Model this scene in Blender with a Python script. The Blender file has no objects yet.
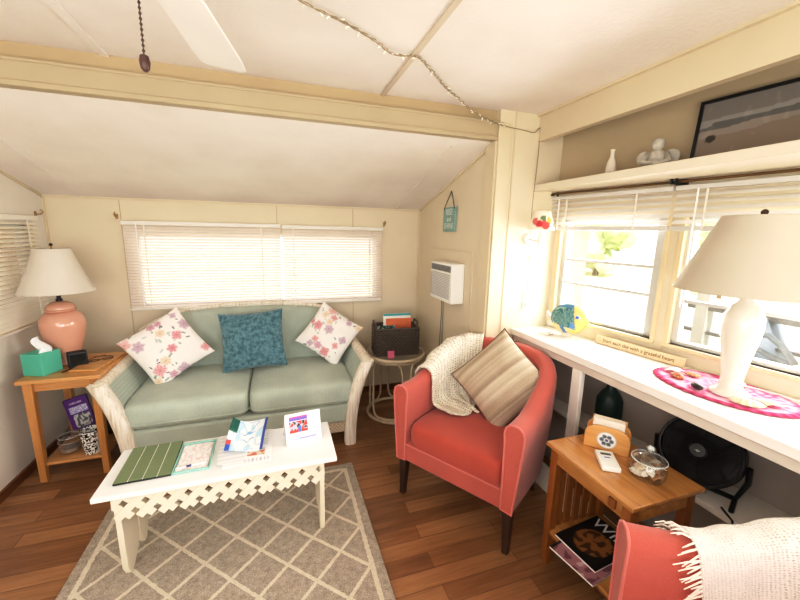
import bpy, bmesh, math, random
from math import sin, cos, pi, radians, sqrt, atan2
from mathutils import Vector, Matrix, Euler, noise
random.seed(7)
SC = bpy.context.scene
COL = SC.collection
V = Vector

# ------------------------------------------------------------------ helpers
def lin(c):
    c = c / 255.0
    return c / 12.92 if c <= 0.04045 else ((c + 0.055) / 1.055) ** 2.4
def S(r, g, b): return (lin(r), lin(g), lin(b), 1.0)
def mul(c, k): return tuple(min(1, x * k) for x in c[:3]) + (1.0,)
def mix3(a, b, t): return tuple(a[i] * (1 - t) + b[i] * t for i in range(3)) + (1.0,)

class MB:
    def __init__(s): s.v = []; s.f = []; s.c = None
    def add(s, vs, fs, M=None):
        b = len(s.v)
        for p in vs:
            p = V(p)
            s.v.append(M @ p if M else p)
        for f in fs: s.f.append(tuple(i + b for i in f))
        return s
    def box(s, x0, x1, y0, y1, z0, z1, M=None):
        vs = [(x0,y0,z0),(x1,y0,z0),(x1,y1,z0),(x0,y1,z0),(x0,y0,z1),(x1,y0,z1),(x1,y1,z1),(x0,y1,z1)]
        return s.add(vs, [(3,2,1,0),(4,5,6,7),(0,1,5,4),(1,2,6,5),(2,3,7,6),(3,0,4,7)], M)
    def taper(s, c0, w0, d0, c1, w1, d1, M=None):
        vs = []
        for c, w, d in ((c0,w0,d0),(c1,w1,d1)):
            for sx, sy in ((-1,-1),(1,-1),(1,1),(-1,1)): vs.append((c[0]+sx*w/2, c[1]+sy*d/2, c[2]))
        return s.add(vs, [(3,2,1,0),(4,5,6,7),(0,1,5,4),(1,2,6,5),(2,3,7,6),(3,0,4,7)], M)
    def rings(s, rings, closed=False, cap=True, M=None):
        n = len(rings[0]); vs = [p for r in rings for p in r]; fs = []
        m = len(rings)
        for i in range(m if closed else m - 1):
            a = i * n; b = ((i + 1) % m) * n
            for j in range(n):
                k = (j + 1) % n
                fs.append((a+j, a+k, b+k, b+j))
        if cap and not closed:
            fs.append(tuple(range(n))[::-1]); fs.append(tuple((m-1)*n + j for j in range(n)))
        return s.add(vs, fs, M)
    def tube(s, path, r, seg=8, closed=False, M=None, flat=1.0):
        P = [V(p) for p in path]; n = len(P); R = []
        prev = None
        for i in range(n):
            if closed: t = P[(i+1) % n] - P[i-1]
            else: t = P[min(i+1, n-1)] - P[max(i-1, 0)]
            if t.length < 1e-9: t = V((0,0,1))
            t.normalize()
            if prev is None:
                a = V((0,0,1)) if abs(t.z) < .9 else V((1,0,0))
                u = t.cross(a).normalized()
            else:
                u = (prev - t * prev.dot(t))
                u = u.normalized() if u.length > 1e-6 else t.cross(V((1,0,0))).normalized()
            prev = u; w = t.cross(u)
            rr = r[i] if isinstance(r, (list, tuple)) else r
            R.append([P[i] + (u*cos(2*pi*j/seg) + w*sin(2*pi*j/seg)*flat) * rr for j in range(seg)])
        return s.rings(R, closed, True, M)
    def lathe(s, prof, seg=32, M=None, c=(0,0,0), cap=True):
        R = [[V((c[0]+r*cos(2*pi*j/seg), c[1]+r*sin(2*pi*j/seg), c[2]+z)) for j in range(seg)] for r, z in prof]
        return s.rings(R, False, cap, M)
    def prism(s, poly, z0, z1, M=None):
        n = len(poly)
        vs = [(x,y,z0) for x,y in poly] + [(x,y,z1) for x,y in poly]
        fs = [tuple(range(n))[::-1], tuple(range(n, 2*n))] + [(i,(i+1)%n,(i+1)%n+n,i+n) for i in range(n)]
        return s.add(vs, fs, M)
    def grid(s, fn, nu, nv, M=None, wrap=False):
        vs = [fn(i/nu, j/nv) for j in range(nv+1) for i in range(nu+1)]; fs = []
        w = nu + 1
        for j in range(nv):
            for i in range(nu):
                fs.append((j*w+i, j*w+i+1, (j+1)*w+i+1, (j+1)*w+i))
        return s.add(vs, fs, M)
    def sphere(s, c, rx, ry=None, rz=None, nu=16, nv=10, M=None):
        ry = ry or rx; rz = rz or rx
        R = []
        for i in range(nv+1):
            a = -pi/2 + pi*i/nv
            k = max(cos(a), 1e-3)
            R.append([V((c[0]+rx*k*cos(2*pi*j/nu), c[1]+ry*k*sin(2*pi*j/nu), c[2]+rz*sin(a))) for j in range(nu)])
        return s.rings(R, False, True, M)
    def build(s, name, mat, parent=None, smooth=35, bevel=0, seg=2, sub=0, loc=None, rot=None, solid=0, fix=True, cols=None, solid_off=0):
        me = bpy.data.meshes.new(name)
        me.from_pydata([tuple(p) for p in s.v], [], s.f)
        if fix:
            bm = bmesh.new(); bm.from_mesh(me)
            bmesh.ops.recalc_face_normals(bm, faces=bm.faces); bm.to_mesh(me); bm.free()
        if cols:
            at = me.color_attributes.new('Col', 'FLOAT_COLOR', 'POINT')
            for i, c in enumerate(cols): at.data[i].color = c
        if smooth:
            me.shade_smooth()
            if smooth < 180: me.set_sharp_from_angle(angle=radians(smooth))
        if mat: me.materials.append(mat)
        o = bpy.data.objects.new(name, me); COL.objects.link(o)
        if parent: o.parent = parent
        if loc: o.location = loc
        if rot: o.rotation_euler = rot
        if solid:
            m = o.modifiers.new('Solid', 'SOLIDIFY'); m.thickness = solid; m.offset = solid_off
        if bevel:
            m = o.modifiers.new('Bevel', 'BEVEL'); m.width = bevel; m.segments = seg; m.limit_method = 'ANGLE'; m.angle_limit = radians(30)
            m.harden_normals = False
        if sub:
            m = o.modifiers.new('Sub', 'SUBSURF'); m.levels = sub; m.render_levels = sub
        return o

def tag(o, label=None, cat=None, group=None, kind=None):
    if label: o['label'] = label
    if cat: o['category'] = cat
    if group: o['group'] = group
    if kind: o['kind'] = kind
    return o
def thing(name, label, cat, loc=(0,0,0), rz=0, group=None, rot=None):
    o = bpy.data.objects.new(name, None); COL.objects.link(o)
    o.empty_display_size = .05
    o.location = loc; o.rotation_euler = rot if rot else (0,0,rz)
    return tag(o, label, cat, group)
def struct_root(name, loc=(0,0,0), rz=0):
    o = bpy.data.objects.new(name, None); COL.objects.link(o); o.empty_display_size = .05
    o.location = loc; o.rotation_euler = (0,0,rz); o['kind'] = 'structure'
    return o
def struct(name, mb, mat, loc=None, rz=0, bevel=0, parent=None, smooth=35):
    o = mb.build(name, mat, parent, bevel=bevel, loc=loc, rot=(0,0,rz) if rz else None, smooth=smooth)
    if not parent: o['kind'] = 'structure'
    return o
def copy_tree(o, parent=None):
    c = o.copy(); COL.objects.link(c)
    if parent: c.parent = parent
    for ch in list(o.children): copy_tree(ch, c)
    return c
def text(name, s, size, mat, parent, M, extrude=.0004, align='CENTER'):
    cu = bpy.data.curves.new(name, 'FONT'); cu.body = s; cu.size = size; cu.extrude = extrude
    cu.align_x = align; cu.align_y = 'CENTER'; cu.resolution_u = 3
    t = bpy.data.objects.new(name, cu); COL.objects.link(t)
    dg = bpy.context.evaluated_depsgraph_get(); dg.update()
    me = bpy.data.meshes.new_from_object(t.evaluated_get(dg))
    bpy.data.objects.remove(t); me.transform(M); me.name = name
    me.materials.clear(); me.materials.append(mat)
    o = bpy.data.objects.new(name, me); COL.objects.link(o); o.parent = parent
    return o
def RZ(a): return Matrix.Rotation(a, 4, 'Z')
def RX(a): return Matrix.Rotation(a, 4, 'X')
def RY(a): return Matrix.Rotation(a, 4, 'Y')
def T(x, y, z): return Matrix.Translation((x, y, z))

# ------------------------------------------------------------------ materials
class NT:
    def __init__(s, name):
        s.m = bpy.data.materials.new(name); s.m.use_nodes = True
        s.t = s.m.node_tree; s.t.nodes.clear()
        s.out = s.n('ShaderNodeOutputMaterial'); s.b = s.n('ShaderNodeBsdfPrincipled')
        s.l(s.b.outputs[0], s.out.inputs[0])
    def n(s, typ, **kw):
        x = s.t.nodes.new(typ)
        for k, v in kw.items(): setattr(x, k, v)
        return x
    def l(s, a, b): s.t.links.new(a, b)
    def coord(s, scale=(1,1,1), rot=(0,0,0), kind='Object'):
        tc = s.n('ShaderNodeTexCoord'); mp = s.n('ShaderNodeMapping')
        mp.inputs['Scale'].default_value = scale; mp.inputs['Rotation'].default_value = rot
        s.l(tc.outputs[kind], mp.inputs[0]); return mp.outputs[0]
    def noise(s, vec, scale, detail=3, rough=.5):
        x = s.n('ShaderNodeTexNoise'); x.inputs['Scale'].default_value = scale
        x.inputs['Detail'].default_value = detail; x.inputs['Roughness'].default_value = rough
        s.l(vec, x.inputs['Vector']); return x.outputs['Fac']
    def ramp(s, fac, stops):
        x = s.n('ShaderNodeValToRGB'); e = x.color_ramp.elements
        e[0].position, e[0].color = stops[0]; e[1].position, e[1].color = stops[-1]
        for p, c in stops[1:-1]:
            k = e.new(p); k.color = c
        s.l(fac, x.inputs[0]); return x.outputs[0]
    def math(s, op, a, b=None, clamp=False):
        x = s.n('ShaderNodeMath', operation=op); x.use_clamp = clamp
        for i, q in enumerate((a, b)):
            if q is None: continue
            if isinstance(q, (int, float)): x.inputs[i].default_value = q
            else: s.l(q, x.inputs[i])
        return x.outputs[0]
    def mix(s, fac, a, b, blend='MIX'):
        x = s.n('ShaderNodeMix', data_type='RGBA', blend_type=blend)
        for i, q in ((0, fac), (6, a), (7, b)):
            if isinstance(q, (int, float)): x.inputs[i].default_value = q
            elif isinstance(q, tuple): x.inputs[i].default_value = q
            else: s.l(q, x.inputs[i])
        return x.outputs[2]
    def bump(s, h, strength=.3, dist=.01):
        x = s.n('ShaderNodeBump'); x.inputs['Strength'].default_value = strength; x.inputs['Distance'].default_value = dist
        s.l(h, x.inputs['Height']); s.l(x.outputs[0], s.b.inputs['Normal'])
    def set(s, col=None, rough=.5, metal=0, spec=.5, sheen=0, coat=0):
        if col is not None:
            if isinstance(col, tuple): s.b.inputs['Base Color'].default_value = col
            else: s.l(col, s.b.inputs['Base Color'])
        s.b.inputs['Roughness'].default_value = rough; s.b.inputs['Metallic'].default_value = metal
        s.b.inputs['Specular IOR Level'].default_value = spec
        s.b.inputs['Sheen Weight'].default_value = sheen; s.b.inputs['Coat Weight'].default_value = coat
        return s.m

def pm(name, c, rough=.5, var=.08, scale=6, bump=0, bscale=80, metal=0, spec=.4, sheen=0, coat=0, stretch=(1,1,1)):
    k = NT(name); v = k.coord(stretch)
    col = k.ramp(k.noise(v, scale), [(.3, mul(c, 1-var)), (.7, mul(c, 1+var))])
    if bump: k.bump(k.noise(v, bscale, 4), bump, .004)
    return k.set(col, rough, metal, spec, sheen, coat)
def wood(name, c1, c2, axis=0, scale=10, rough=.35, coat=.2, grain=18):
    k = NT(name); st = [grain]*3; st[axis] = 1.2
    v = k.coord(tuple(st))
    f = k.noise(v, scale*.12, 5, .6)
    g = k.noise(k.coord(tuple(x*4 for x in st)), scale*.2, 3)
    col = k.ramp(k.math('ADD', k.math('MULTIPLY', f, .75), k.math('MULTIPLY', g, .25)), [(.33, c1), (.66, c2)])
    k.bump(g, .05, .002)
    return k.set(col, rough, coat=coat)
def fabric(name, c, var=.1, weave=900, rough=.9, bump=.25, sheen=.2, fine=.5):
    k = NT(name); v = k.coord()
    big = k.noise(v, 5, 3); fi = k.noise(v, weave*.35, 2)
    f = k.math('ADD', k.math('MULTIPLY', big, 1-fine), k.math('MULTIPLY', fi, fine))
    col = k.ramp(f, [(.3, mul(c, 1-var)), (.7, mul(c, 1+var))])
    k.bump(fi, bump, .003)
    return k.set(col, rough, sheen=sheen, spec=.15)
def vcol(name, rough=.6, spec=.3, coat=0, bump=0):
    k = NT(name); a = k.n('ShaderNodeVertexColor'); a.layer_name = 'Col'
    if bump: k.bump(k.noise(k.coord(), 250, 2), bump, .002)
    return k.set(a.outputs[0], rough, spec=spec, coat=coat)
def glassy(name, tint=(1,1,1,1), gl=.12, rough=.02, fc=.6):
    k = NT(name); k.t.nodes.remove(k.b)
    tr = k.n('ShaderNodeBsdfTransparent'); tr.inputs[0].default_value = tint
    g = k.n('ShaderNodeBsdfGlossy'); g.inputs['Roughness'].default_value = rough
    lw = k.n('ShaderNodeLayerWeight'); lw.inputs[0].default_value = .35
    nz = k.noise(k.coord(), 3, 1)
    fac = k.math('ADD', k.math('MULTIPLY', lw.outputs['Facing'], fc), k.math('MULTIPLY', nz, gl), True)
    mx = k.n('ShaderNodeMixShader'); k.l(fac, mx.inputs[0]); k.l(tr.outputs[0], mx.inputs[1]); k.l(g.outputs[0], mx.inputs[2])
    k.l(mx.outputs[0], k.out.inputs[0]); return k.m
def translucent(name, c, amt=.45, rough=.6, tc=None):
    k = NT(name); nz = k.noise(k.coord(), 6, 2)
    col = k.ramp(nz, [(.3, mul(c, .96)), (.7, mul(c, 1.03))])
    k.set(col, rough, spec=.2)
    t = k.n('ShaderNodeBsdfTranslucent')
    if tc: t.inputs[0].default_value = tc
    else: k.l(col, t.inputs[0])
    mx = k.n('ShaderNodeMixShader'); mx.inputs[0].default_value = amt
    k.l(k.b.outputs[0], mx.inputs[1]); k.l(t.outputs[0], mx.inputs[2]); k.l(mx.outputs[0], k.out.inputs[0]); return k.m

# walls: beige paneling with faint vertical grooves
def wall_mat(name, c):
    k = NT(name); v = k.coord()
    n1 = k.noise(v, 2.2, 3); n2 = k.noise(v, 160, 3)
    col = k.ramp(n1, [(.3, mul(c, .95)), (.7, mul(c, 1.03))])
    k.bump(n2, .08, .003)
    return k.set(col, .65, spec=.25)
M_wall = wall_mat('wall_paint', S(226,213,188))
M_wallL = wall_mat('wall_left_paint', S(230,223,212))
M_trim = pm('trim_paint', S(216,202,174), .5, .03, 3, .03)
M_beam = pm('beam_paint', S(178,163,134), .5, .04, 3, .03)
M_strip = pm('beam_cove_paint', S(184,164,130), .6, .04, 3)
M_ceil = None
k = NT('ceiling_texture'); v = k.coord()
M_ceil = k.set(k.ramp(k.noise(v, 3, 3), [(.3, S(228,219,210)), (.7, S(238,230,222))]), .85, spec=.1)
k.bump(k.noise(v, 55, 5, .6), .35, .006)
M_white = pm('white_paint', S(236,230,220), .45, .03, 5)
M_counter = pm('counter_white_paint', S(240,234,226), .28, .02, 5, spec=.5)
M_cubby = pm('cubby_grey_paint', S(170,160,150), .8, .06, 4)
M_shelfw = pm('shelf_cream_paint', S(226,216,196), .5, .03, 5)
M_base = wood('baseboard_wood', S(92,52,30), S(120,72,42), 1)
M_casing = pm('casing_wood', S(220,202,166), .5, .06, 6, stretch=(8,8,1))
M_tan = pm('casing_tan', S(188,150,96), .5, .06, 6, stretch=(8,8,1))
M_alum = pm('window_aluminium', S(206,206,202), .35, .04, 5, metal=.3)
M_blind = translucent('blind_vinyl', S(242,234,226), .22, .5, S(255,236,228))
M_blindR = translucent('blind_slat_vinyl', S(236,232,226), .08, .5)
M_blindL = pm('blind_ivory_vinyl', S(240,233,218), .5, .03)
M_glass = glassy('window_glass', gl=.04)
M_jar = glassy('jar_glass', S(252,253,253), gl=.05, fc=.3)
M_black = pm('black_plastic', S(24,24,26), .4, .1)
M_blackm = pm('black_mesh', S(22,22,24), .5, .1)
M_brass = pm('bracket_brass', S(170,140,90), .4, .1, metal=.6)
M_rod = pm('rod_bronze', S(110,80,48), .4, .1, metal=.5)
M_dkcord = pm('cord_dark', S(60,40,30), .6, .1)

# floor planks running across the room
k = NT('laminate_floor'); v = k.coord((1,1,1))
br = k.n('ShaderNodeTexBrick'); br.offset = .37; br.squash = 1
k.l(v, br.inputs['Vector'])
br.inputs['Color1'].default_value = (0,0,0,1); br.inputs['Color2'].default_value = (1,1,1,1); br.inputs['Mortar'].default_value = (.5,.5,.5,1)
br.inputs['Scale'].default_value = 1; br.inputs['Mortar Size'].default_value = .0015; br.inputs['Mortar Smooth'].default_value = .1
br.inputs['Brick Width'].default_value = .62; br.inputs['Row Height'].default_value = .085; br.inputs['Bias'].default_value = 0
g = k.noise(k.coord((1.5, 22, 1)), 2.2, 6, .65)
g2 = k.noise(k.coord((3, 60, 1)), 2.5, 3)
kn = k.noise(k.coord((1.2, 4, 1)), 2.0, 3)
f = k.math('ADD', k.math('ADD', k.math('MULTIPLY', br.outputs['Color'], .26), k.math('MULTIPLY', g, .5)), k.math('MULTIPLY', kn, .3))
f = k.math('ADD', f, k.math('MULTIPLY', g2, .12))
col = k.ramp(f, [(.25, S(82,54,34)), (.55, S(136,92,58)), (.9, S(186,138,94))])
col = k.mix(k.math('MULTIPLY', br.outputs['Fac'], .55), col, S(50,26,12))
k.bump(k.math('MULTIPLY', br.outputs['Fac'], -1.0), .25, .002)
M_floor = k.set(col, .33, spec=.5, coat=.1)

# rug
k = NT('trellis_rug'); tc = k.n('ShaderNodeTexCoord'); sx = k.n('ShaderNodeSeparateXYZ'); k.l(tc.outputs['Object'], sx.inputs[0])
wob = k.math('MULTIPLY', k.math('SUBTRACT', k.noise(tc.outputs['Object'], 60, 2), .5), .012)
X, Y = sx.outputs[0], sx.outputs[1]
def tri(val, off, sp):
    q = k.math('ADD', k.math('SUBTRACT', val, off), wob)
    q = k.math('DIVIDE', q, sp)
    fr = k.math('FRACT', k.math('ADD', q, 100.5))
    return k.math('MULTIPLY', k.math('ABSOLUTE', k.math('SUBTRACT', fr, .5)), sp)
RUG = (-.91, .405, .12, 2.125)
la = k.math('LESS_THAN', tri(k.math('ADD', X, Y), 1.222, .2385), .0108)
lb = k.math('LESS_THAN', tri(k.math('SUBTRACT', Y, X), 1.483, .2345), .0108)
lines = k.math('MAXIMUM', la, lb)
dx = k.math('MINIMUM', k.math('SUBTRACT', X, RUG[0]), k.math('SUBTRACT', RUG[1], X))
dy = k.math('MINIMUM', k.math('SUBTRACT', Y, RUG[2]), k.math('SUBTRACT', RUG[3], Y))
dd = k.math('ADD', k.math('MINIMUM', dx, dy), wob)
inner = k.math('GREATER_THAN', dd, .06)
bord = k.math('MULTIPLY', k.math('GREATER_THAN', dd, .045), k.math('LESS_THAN', dd, .066))
mask = k.math('MAXIMUM', k.math('MULTIPLY', lines, inner), bord)
pile = k.noise(tc.outputs['Object'], 230, 3, .7); pl2 = k.noise(tc.outputs['Object'], 45, 3, .6)
pf = k.math('ADD', k.math('MULTIPLY', pile, .7), k.math('MULTIPLY', pl2, .3))
c0 = k.ramp(pf, [(.33, S(130,118,106)), (.64, S(206,194,178))])
c1 = k.ramp(pf, [(.3, S(200,188,168)), (.7, S(240,232,216))])
k.bump(k.math('ADD', pf, k.math('MULTIPLY', mask, .3)), .7, .008)
M_rug = k.set(k.mix(mask, c0, c1), .95, spec=.05)

# upholstery
def sofa_mat():
    k = NT('sofa_sage_fabric'); v = k.coord()
    st = k.n('ShaderNodeTexWave'); st.wave_type = 'BANDS'; st.bands_direction = 'X'
    st.inputs['Scale'].default_value = 34; st.inputs['Distortion'].default_value = 1.2; st.inputs['Detail'].default_value = 2; st.inputs['Detail Scale'].default_value = 2
    k.l(v, st.inputs['Vector'])
    fi = k.noise(v, 300, 2); big = k.noise(v, 4, 3)
    f = k.math('ADD', k.math('ADD', k.math('MULTIPLY', st.outputs['Fac'], .09), k.math('MULTIPLY', fi, .45)), k.math('MULTIPLY', big, .4))
    k.bump(fi, .25, .003)
    return k.set(k.ramp(f, [(.28, S(158,169,157)), (.66, S(202,211,199))]), .9, spec=.12, sheen=.15)
M_sofa = sofa_mat()
M_coral = fabric('coral_fabric', S(184,92,80), .16, 900, .85, .3, .25, .55)
M_coralseat = fabric('coral_seat_fabric', S(178,80,66), .14, 900, .85, .3, .25, .55)
M_pipe = fabric('coral_piping', S(204,114,104), .1, 900, .8, .2, .3)
M_dkleg = wood('espresso_leg', S(38,22,18), S(58,34,26), 2)
def rattan():
    k = NT('whitewashed_rattan'); v = k.coord((60, 60, 3))
    n = k.noise(v, 1.4, 4); n2 = k.noise(k.coord(), 8, 2)
    f = k.math('ADD', k.math('MULTIPLY', n, .7), k.math('MULTIPLY', n2, .3))
    k.bump(n, .4, .004)
    return k.set(k.ramp(f, [(.32, S(198,180,156)), (.5, S(232,222,206)), (.7, S(246,240,230))]), .6, spec=.3)
M_rattan = rattan()
M_rattan2 = pm('table_rattan', S(212,196,168), .5, .12, 20)
def wicker(name, c1, c2, sc=60):
    k = NT(name); v = k.coord()
    ck = k.n('ShaderNodeTexChecker'); ck.inputs['Scale'].default_value = sc; k.l(v, ck.inputs['Vector'])
    ck.inputs[1].default_value = c1; ck.inputs[2].default_value = c2
    n = k.noise(v, 90, 2)
    k.bump(ck.outputs['Fac'], .5, .006)
    return k.set(k.mix(k.math('MULTIPLY', n, .4), ck.outputs['Color'], mul(c1, .6)), .6)
M_basket = wicker('grey_wicker', S(64,54,46), S(104,90,76), 70)
M_wick = wicker('sofa_wicker', S(190,170,140), S(226,212,188), 70)
def knit(name, c1, c2, sc, holes=.55):
    k = NT(name); tc = k.n('ShaderNodeTexCoord')
    mp = k.n('ShaderNodeMapping'); mp.inputs['Scale'].default_value = sc; k.l(tc.outputs['UV'], mp.inputs[0])
    vo = k.n('ShaderNodeTexVoronoi'); vo.inputs['Scale'].default_value = 1; vo.inputs['Randomness'].default_value = .25
    k.l(mp.outputs[0], vo.inputs['Vector'])
    n = k.noise(k.coord(), 120, 2)
    d = k.ramp(vo.outputs['Distance'], [(.08, (0,0,0,1)), (.36, (1,1,1,1))])
    k.bump(k.math('ADD', d, k.math('MULTIPLY', n, .4)), .7, .006)
    col = k.mix(k.math('MULTIPLY', k.math('SUBTRACT', 1, d), holes), c2, c1)
    return k.set(col, .95, spec=.05, sheen=.2)
M_knit = knit('cream_knit', S(120,98,74), S(238,229,212), (20, 48, 1), .8)
M_throw2 = knit('white_woven_throw', S(186,172,158), S(240,234,226), (56, 70, 1), .55)
M_yarn = pm('throw_yarn', S(240,230,216), .9, .06)
M_oak = wood('golden_oak', S(182,124,70), S(220,168,106), 0, rough=.32)
M_oakv = wood('golden_oak_upright', S(176,116,62), S(212,156,92), 2, rough=.32)
M_oakd = wood('honey_oak', S(160,104,54), S(212,158,92), 1, rough=.16, coat=.6)
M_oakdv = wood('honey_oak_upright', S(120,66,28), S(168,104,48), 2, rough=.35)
M_bench = pm('bench_white_paint', S(246,246,244), .4, .03, 6)
M_bench2 = pm('bench_cream_paint', S(240,230,208), .5, .04, 6)
M_vc = vcol('painted_print'); M_vcg = vcol('painted_glaze', .25, .5, .3); M_vcf = vcol('printed_cotton', .9, .1, 0, .15)
M_paper = pm('paper_white', S(244,243,240), .6, .02)
M_shade = translucent('linen_lampshade', S(236,228,216), .25, .8)
M_shadeR = translucent('cream_lampshade', S(204,194,176), .10, .8)
M_peach = pm('peach_glaze', S(218,164,140), .12, .04, 4, coat=.6)
M_cream = pm('cream_glaze', S(226,219,206), .18, .03, 4, coat=.5)
M_teal = None
k = NT('teal_chenille'); v = k.coord(); n = k.noise(v, 38, 4, .7)
k.bump(n, .8, .01); M_teal = k.set(k.ramp(n, [(.33, S(56,90,102)), (.65, S(112,150,160))]), .95, spec=.08, sheen=.4)
M_tissue = pm('tissue_box_teal', S(92,188,164), .5, .06, 12)
M_tiss = pm('tissue_paper', S(250,250,250), .8, .02)
M_ac = pm('ac_plastic', S(242,240,234), .4, .02)
M_acg = pm('ac_grille', S(196,196,192), .5, .05)
M_dgrey = pm('dark_grey_plastic', S(92,92,92), .5, .06)
M_signt = pm('sign_teal', S(138,172,166), .6, .06, 30)
M_signl = pm('sign_letters', S(222,226,214), .6, .02)
M_green = fabric('olive_cover', S(126,140,106), .08, 900, .7, .1, 0)
M_pink = pm('pink_card', S(214,108,140), .6, .05)
M_dev = pm('device_white', S(238,238,234), .35, .02)
M_lcd = pm('lcd_grey', S(70,76,72), .3, .1)
M_blue = pm('mark_blue', S(60,110,190), .5, .05)
M_ink = pm('ink_brown', S(96,66,44), .7, .05)
M_inkp = pm('ink_purple', S(110,90,170), .6, .05)
M_ltw = pm('ink_white', S(230,230,228), .6, .03)
M_ruler = pm('driftwood_plaque', S(232,206,168), .6, .08, 20, stretch=(6,1,1))
M_figure = pm('figurine_plaster', S(196,190,178), .6, .06, 20, .2, 60)
M_bisque = pm('vase_white', S(226,216,200), .4, .04)
M_fanw = pm('fan_blade_white', S(232,226,218), .4, .03)
M_hold = wood('holder_maple', S(196,138,76), S(222,170,108), 0, rough=.4)
M_stone = pm('dark_shell', S(52,42,42), .3, .15, 30)

# ------------------------------------------------------------------ room
XL, YB, XA, YP, XS, ZC = -1.5, 3.17, 1.24, 1.95, 1.51, 2.2
OW = (1.70, 1.95, 0); TH = atan2(-.989, .148)      # window wall frame: x along wall, y outward
ZLOW = 1.696; SL = .284
YR = -2.4
WN = V((-sin(TH), cos(TH), 0)); WD = V((cos(TH), sin(TH), 0))
def W(s, y, z): return V(OW) + WD*s + WN*y + V((0,0,z))

struct('floor', MB().box(XL-.1, 2.6, YR, YB+.1, -.06, 0), M_floor)
struct('ceiling', MB().box(XL-.1, 2.6, YR, 2.0, ZC, ZC+.06), M_ceil)
zs = lambda y: ZLOW + SL*(YB - y)
def extr(mb, poly, z0, z1): return mb.prism(poly, z0, z1)
MX = Matrix(((0,0,1,0),(1,0,0,0),(0,1,0,0),(0,0,0,1)))    # (y,z,x)->(x,y,z)
struct('ceiling_slope', MB().prism([(YB+.1, zs(YB+.1)), (1.97, zs(1.97)), (1.97, zs(1.97)+.06), (YB+.1, zs(YB+.1)+.06)], XL-.1, XA+.1, MX), M_ceil)
# back wall with one wide window
wx0, wx1, wz0, wz1 = -1.005, .84, .90, 1.465
mb = MB(); y0, y1 = YB, YB+.08
mb.box(XL-.1, wx0, y0, y1, 0, 1.8); mb.box(wx1, XA+.1, y0, y1, 0, 1.8); mb.box(wx0, wx1, y0, y1, 0, wz0); mb.box(wx0, wx1, y0, y1, wz1, 1.8)
struct('wall_back', mb, M_wall)
# left wall with window
ly0, ly1, lz0, lz1 = 1.7, 2.98, .90, 1.50
mb = MB(); a0, a1 = XL-.08, XL
mb.box(a0, a1, YR, ly0, 0, 2.3); mb.box(a0, a1, ly1, YB+.1, 0, 2.3); mb.box(a0, a1, ly0, ly1, 0, lz0); mb.box(a0, a1, ly0, ly1, lz1, 2.3)
struct('wall_left', mb, M_wallL)
struct('wall_alcove', MB().box(XA, XA+.08, YP+.05, YB, 0, 2.3), M_wall)
struct('wall_return', MB().box(XA-.0, 1.98, YP, YP+.05, 0, 2.3), M_wall)
# window wall, holes for two windows
A = (.05, .66, .985, 1.60); B = (.735, 1.60, .985, 1.60); END = 4.6
mb = MB()
mb.box(-.2, END, 0, .07, 0, .985); mb.box(-.2, END, 0, .07, 1.60, 2.3)
mb.box(-.2, A[0], 0, .07, .985, 1.60); mb.box(A[1], B[0], 0, .07, .985, 1.60); mb.box(B[1], END, 0, .07, .985, 1.60)
struct('wall_right', mb, M_wall, OW, TH)
struct('wall_niche', MB().box(0, 4.4, -.008, 0, 1.7935, ZC), wall_mat('niche_dark_beige', S(192,174,144)), OW, TH)  # thin darker beige panel laid over the wall above the shelf
struct('soffit', MB().box(XS, XS+.04, YR, YP, 2.05, ZC), M_trim)
struct('shelf_ledge', MB().box(XS+.012, 2.55, YR, YP-.001, 1.765, 1.793).box(XS, XS+.012, YR, YP-.001, 1.762, 1.80), M_shelfw, bevel=.003)
# back wall of the room behind the viewer, with a wide opening for daylight
mb = MB(); mb.box(XL-.1, 2.6, YR-.08, YR, 0, .7); mb.box(XL-.1, 2.6, YR-.08, YR, 2.0, 2.3); mb.box(XL-.1, -1.2, YR-.08, YR, .7, 2.0); mb.box(1.5, 2.6, YR-.08, YR, .7, 2.0)
struct('wall_front', mb, M_wall)
# trims
mb = MB(); mb.box(XL, XA+.03, 1.95, 2.07, 2.03, 2.135); mb.box(XL, XA+.03, 1.942, 1.95, 2.03, 2.052); mb.box(XL, XA, 1.944, 1.95, 2.122, 2.135)
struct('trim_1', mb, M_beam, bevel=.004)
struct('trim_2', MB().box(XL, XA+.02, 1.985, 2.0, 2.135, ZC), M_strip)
mb = MB(); mb.box(XA-.012, XA+.075, 1.935, 1.95, 0, 2.125); mb.box(XA-.022, XA, 1.95, 2.06, 0, 2.03)
struct('trim_3', mb, M_trim, bevel=.003)
mb = MB(); mb.box(XA+.098, XA+.106, 1.943, 1.95, 0, ZC); struct('trim_4', mb, M_trim)
mb = MB()      # cover battens of ceiling panels
mb.box(-.672, -.640, -1.6, 1.985, ZC-.007, ZC); struct('trim_5', mb, M_ceil)
M_seam = pm('ceiling_seam_paint', S(206,192,172), .6, .04)
struct('trim_6', MB().box(.538, .560, -1.6, 1.985, ZC-.007, ZC), M_seam)
def slopebar(x, w, ya, yb, n, mat):
    struct(n, MB().prism([(yb, zs(yb)-.006), (ya, zs(ya)-.006), (ya, zs(ya)+.002), (yb, zs(yb)+.002)], x-w/2, x+w/2, MX), mat)
slopebar(-1.28, .03, 2.07, YB, 'trim_7', M_ceil); slopebar(1.0, .01, 2.07, YB, 'trim_8', M_ceil)
# corner mouldings of the alcove
mb = MB(); mb.box(XL, XL+.012, YB-.012, YB, 0, ZLOW); mb.box(XA-.014, XA, YB-.014, YB, 0, ZLOW); mb.box(XL, XA, YB-.012, YB, ZLOW-.014, ZLOW+.01)
struct('trim_9', mb, M_trim)
mb = MB()
for x in (XL, XA-.012): mb.prism([(YB, zs(YB)-.014), (2.07, zs(2.07)-.014), (2.07, zs(2.07)), (YB, zs(YB))], x, x+.012, MX)
struct('trim_10', mb, M_trim)
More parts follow.
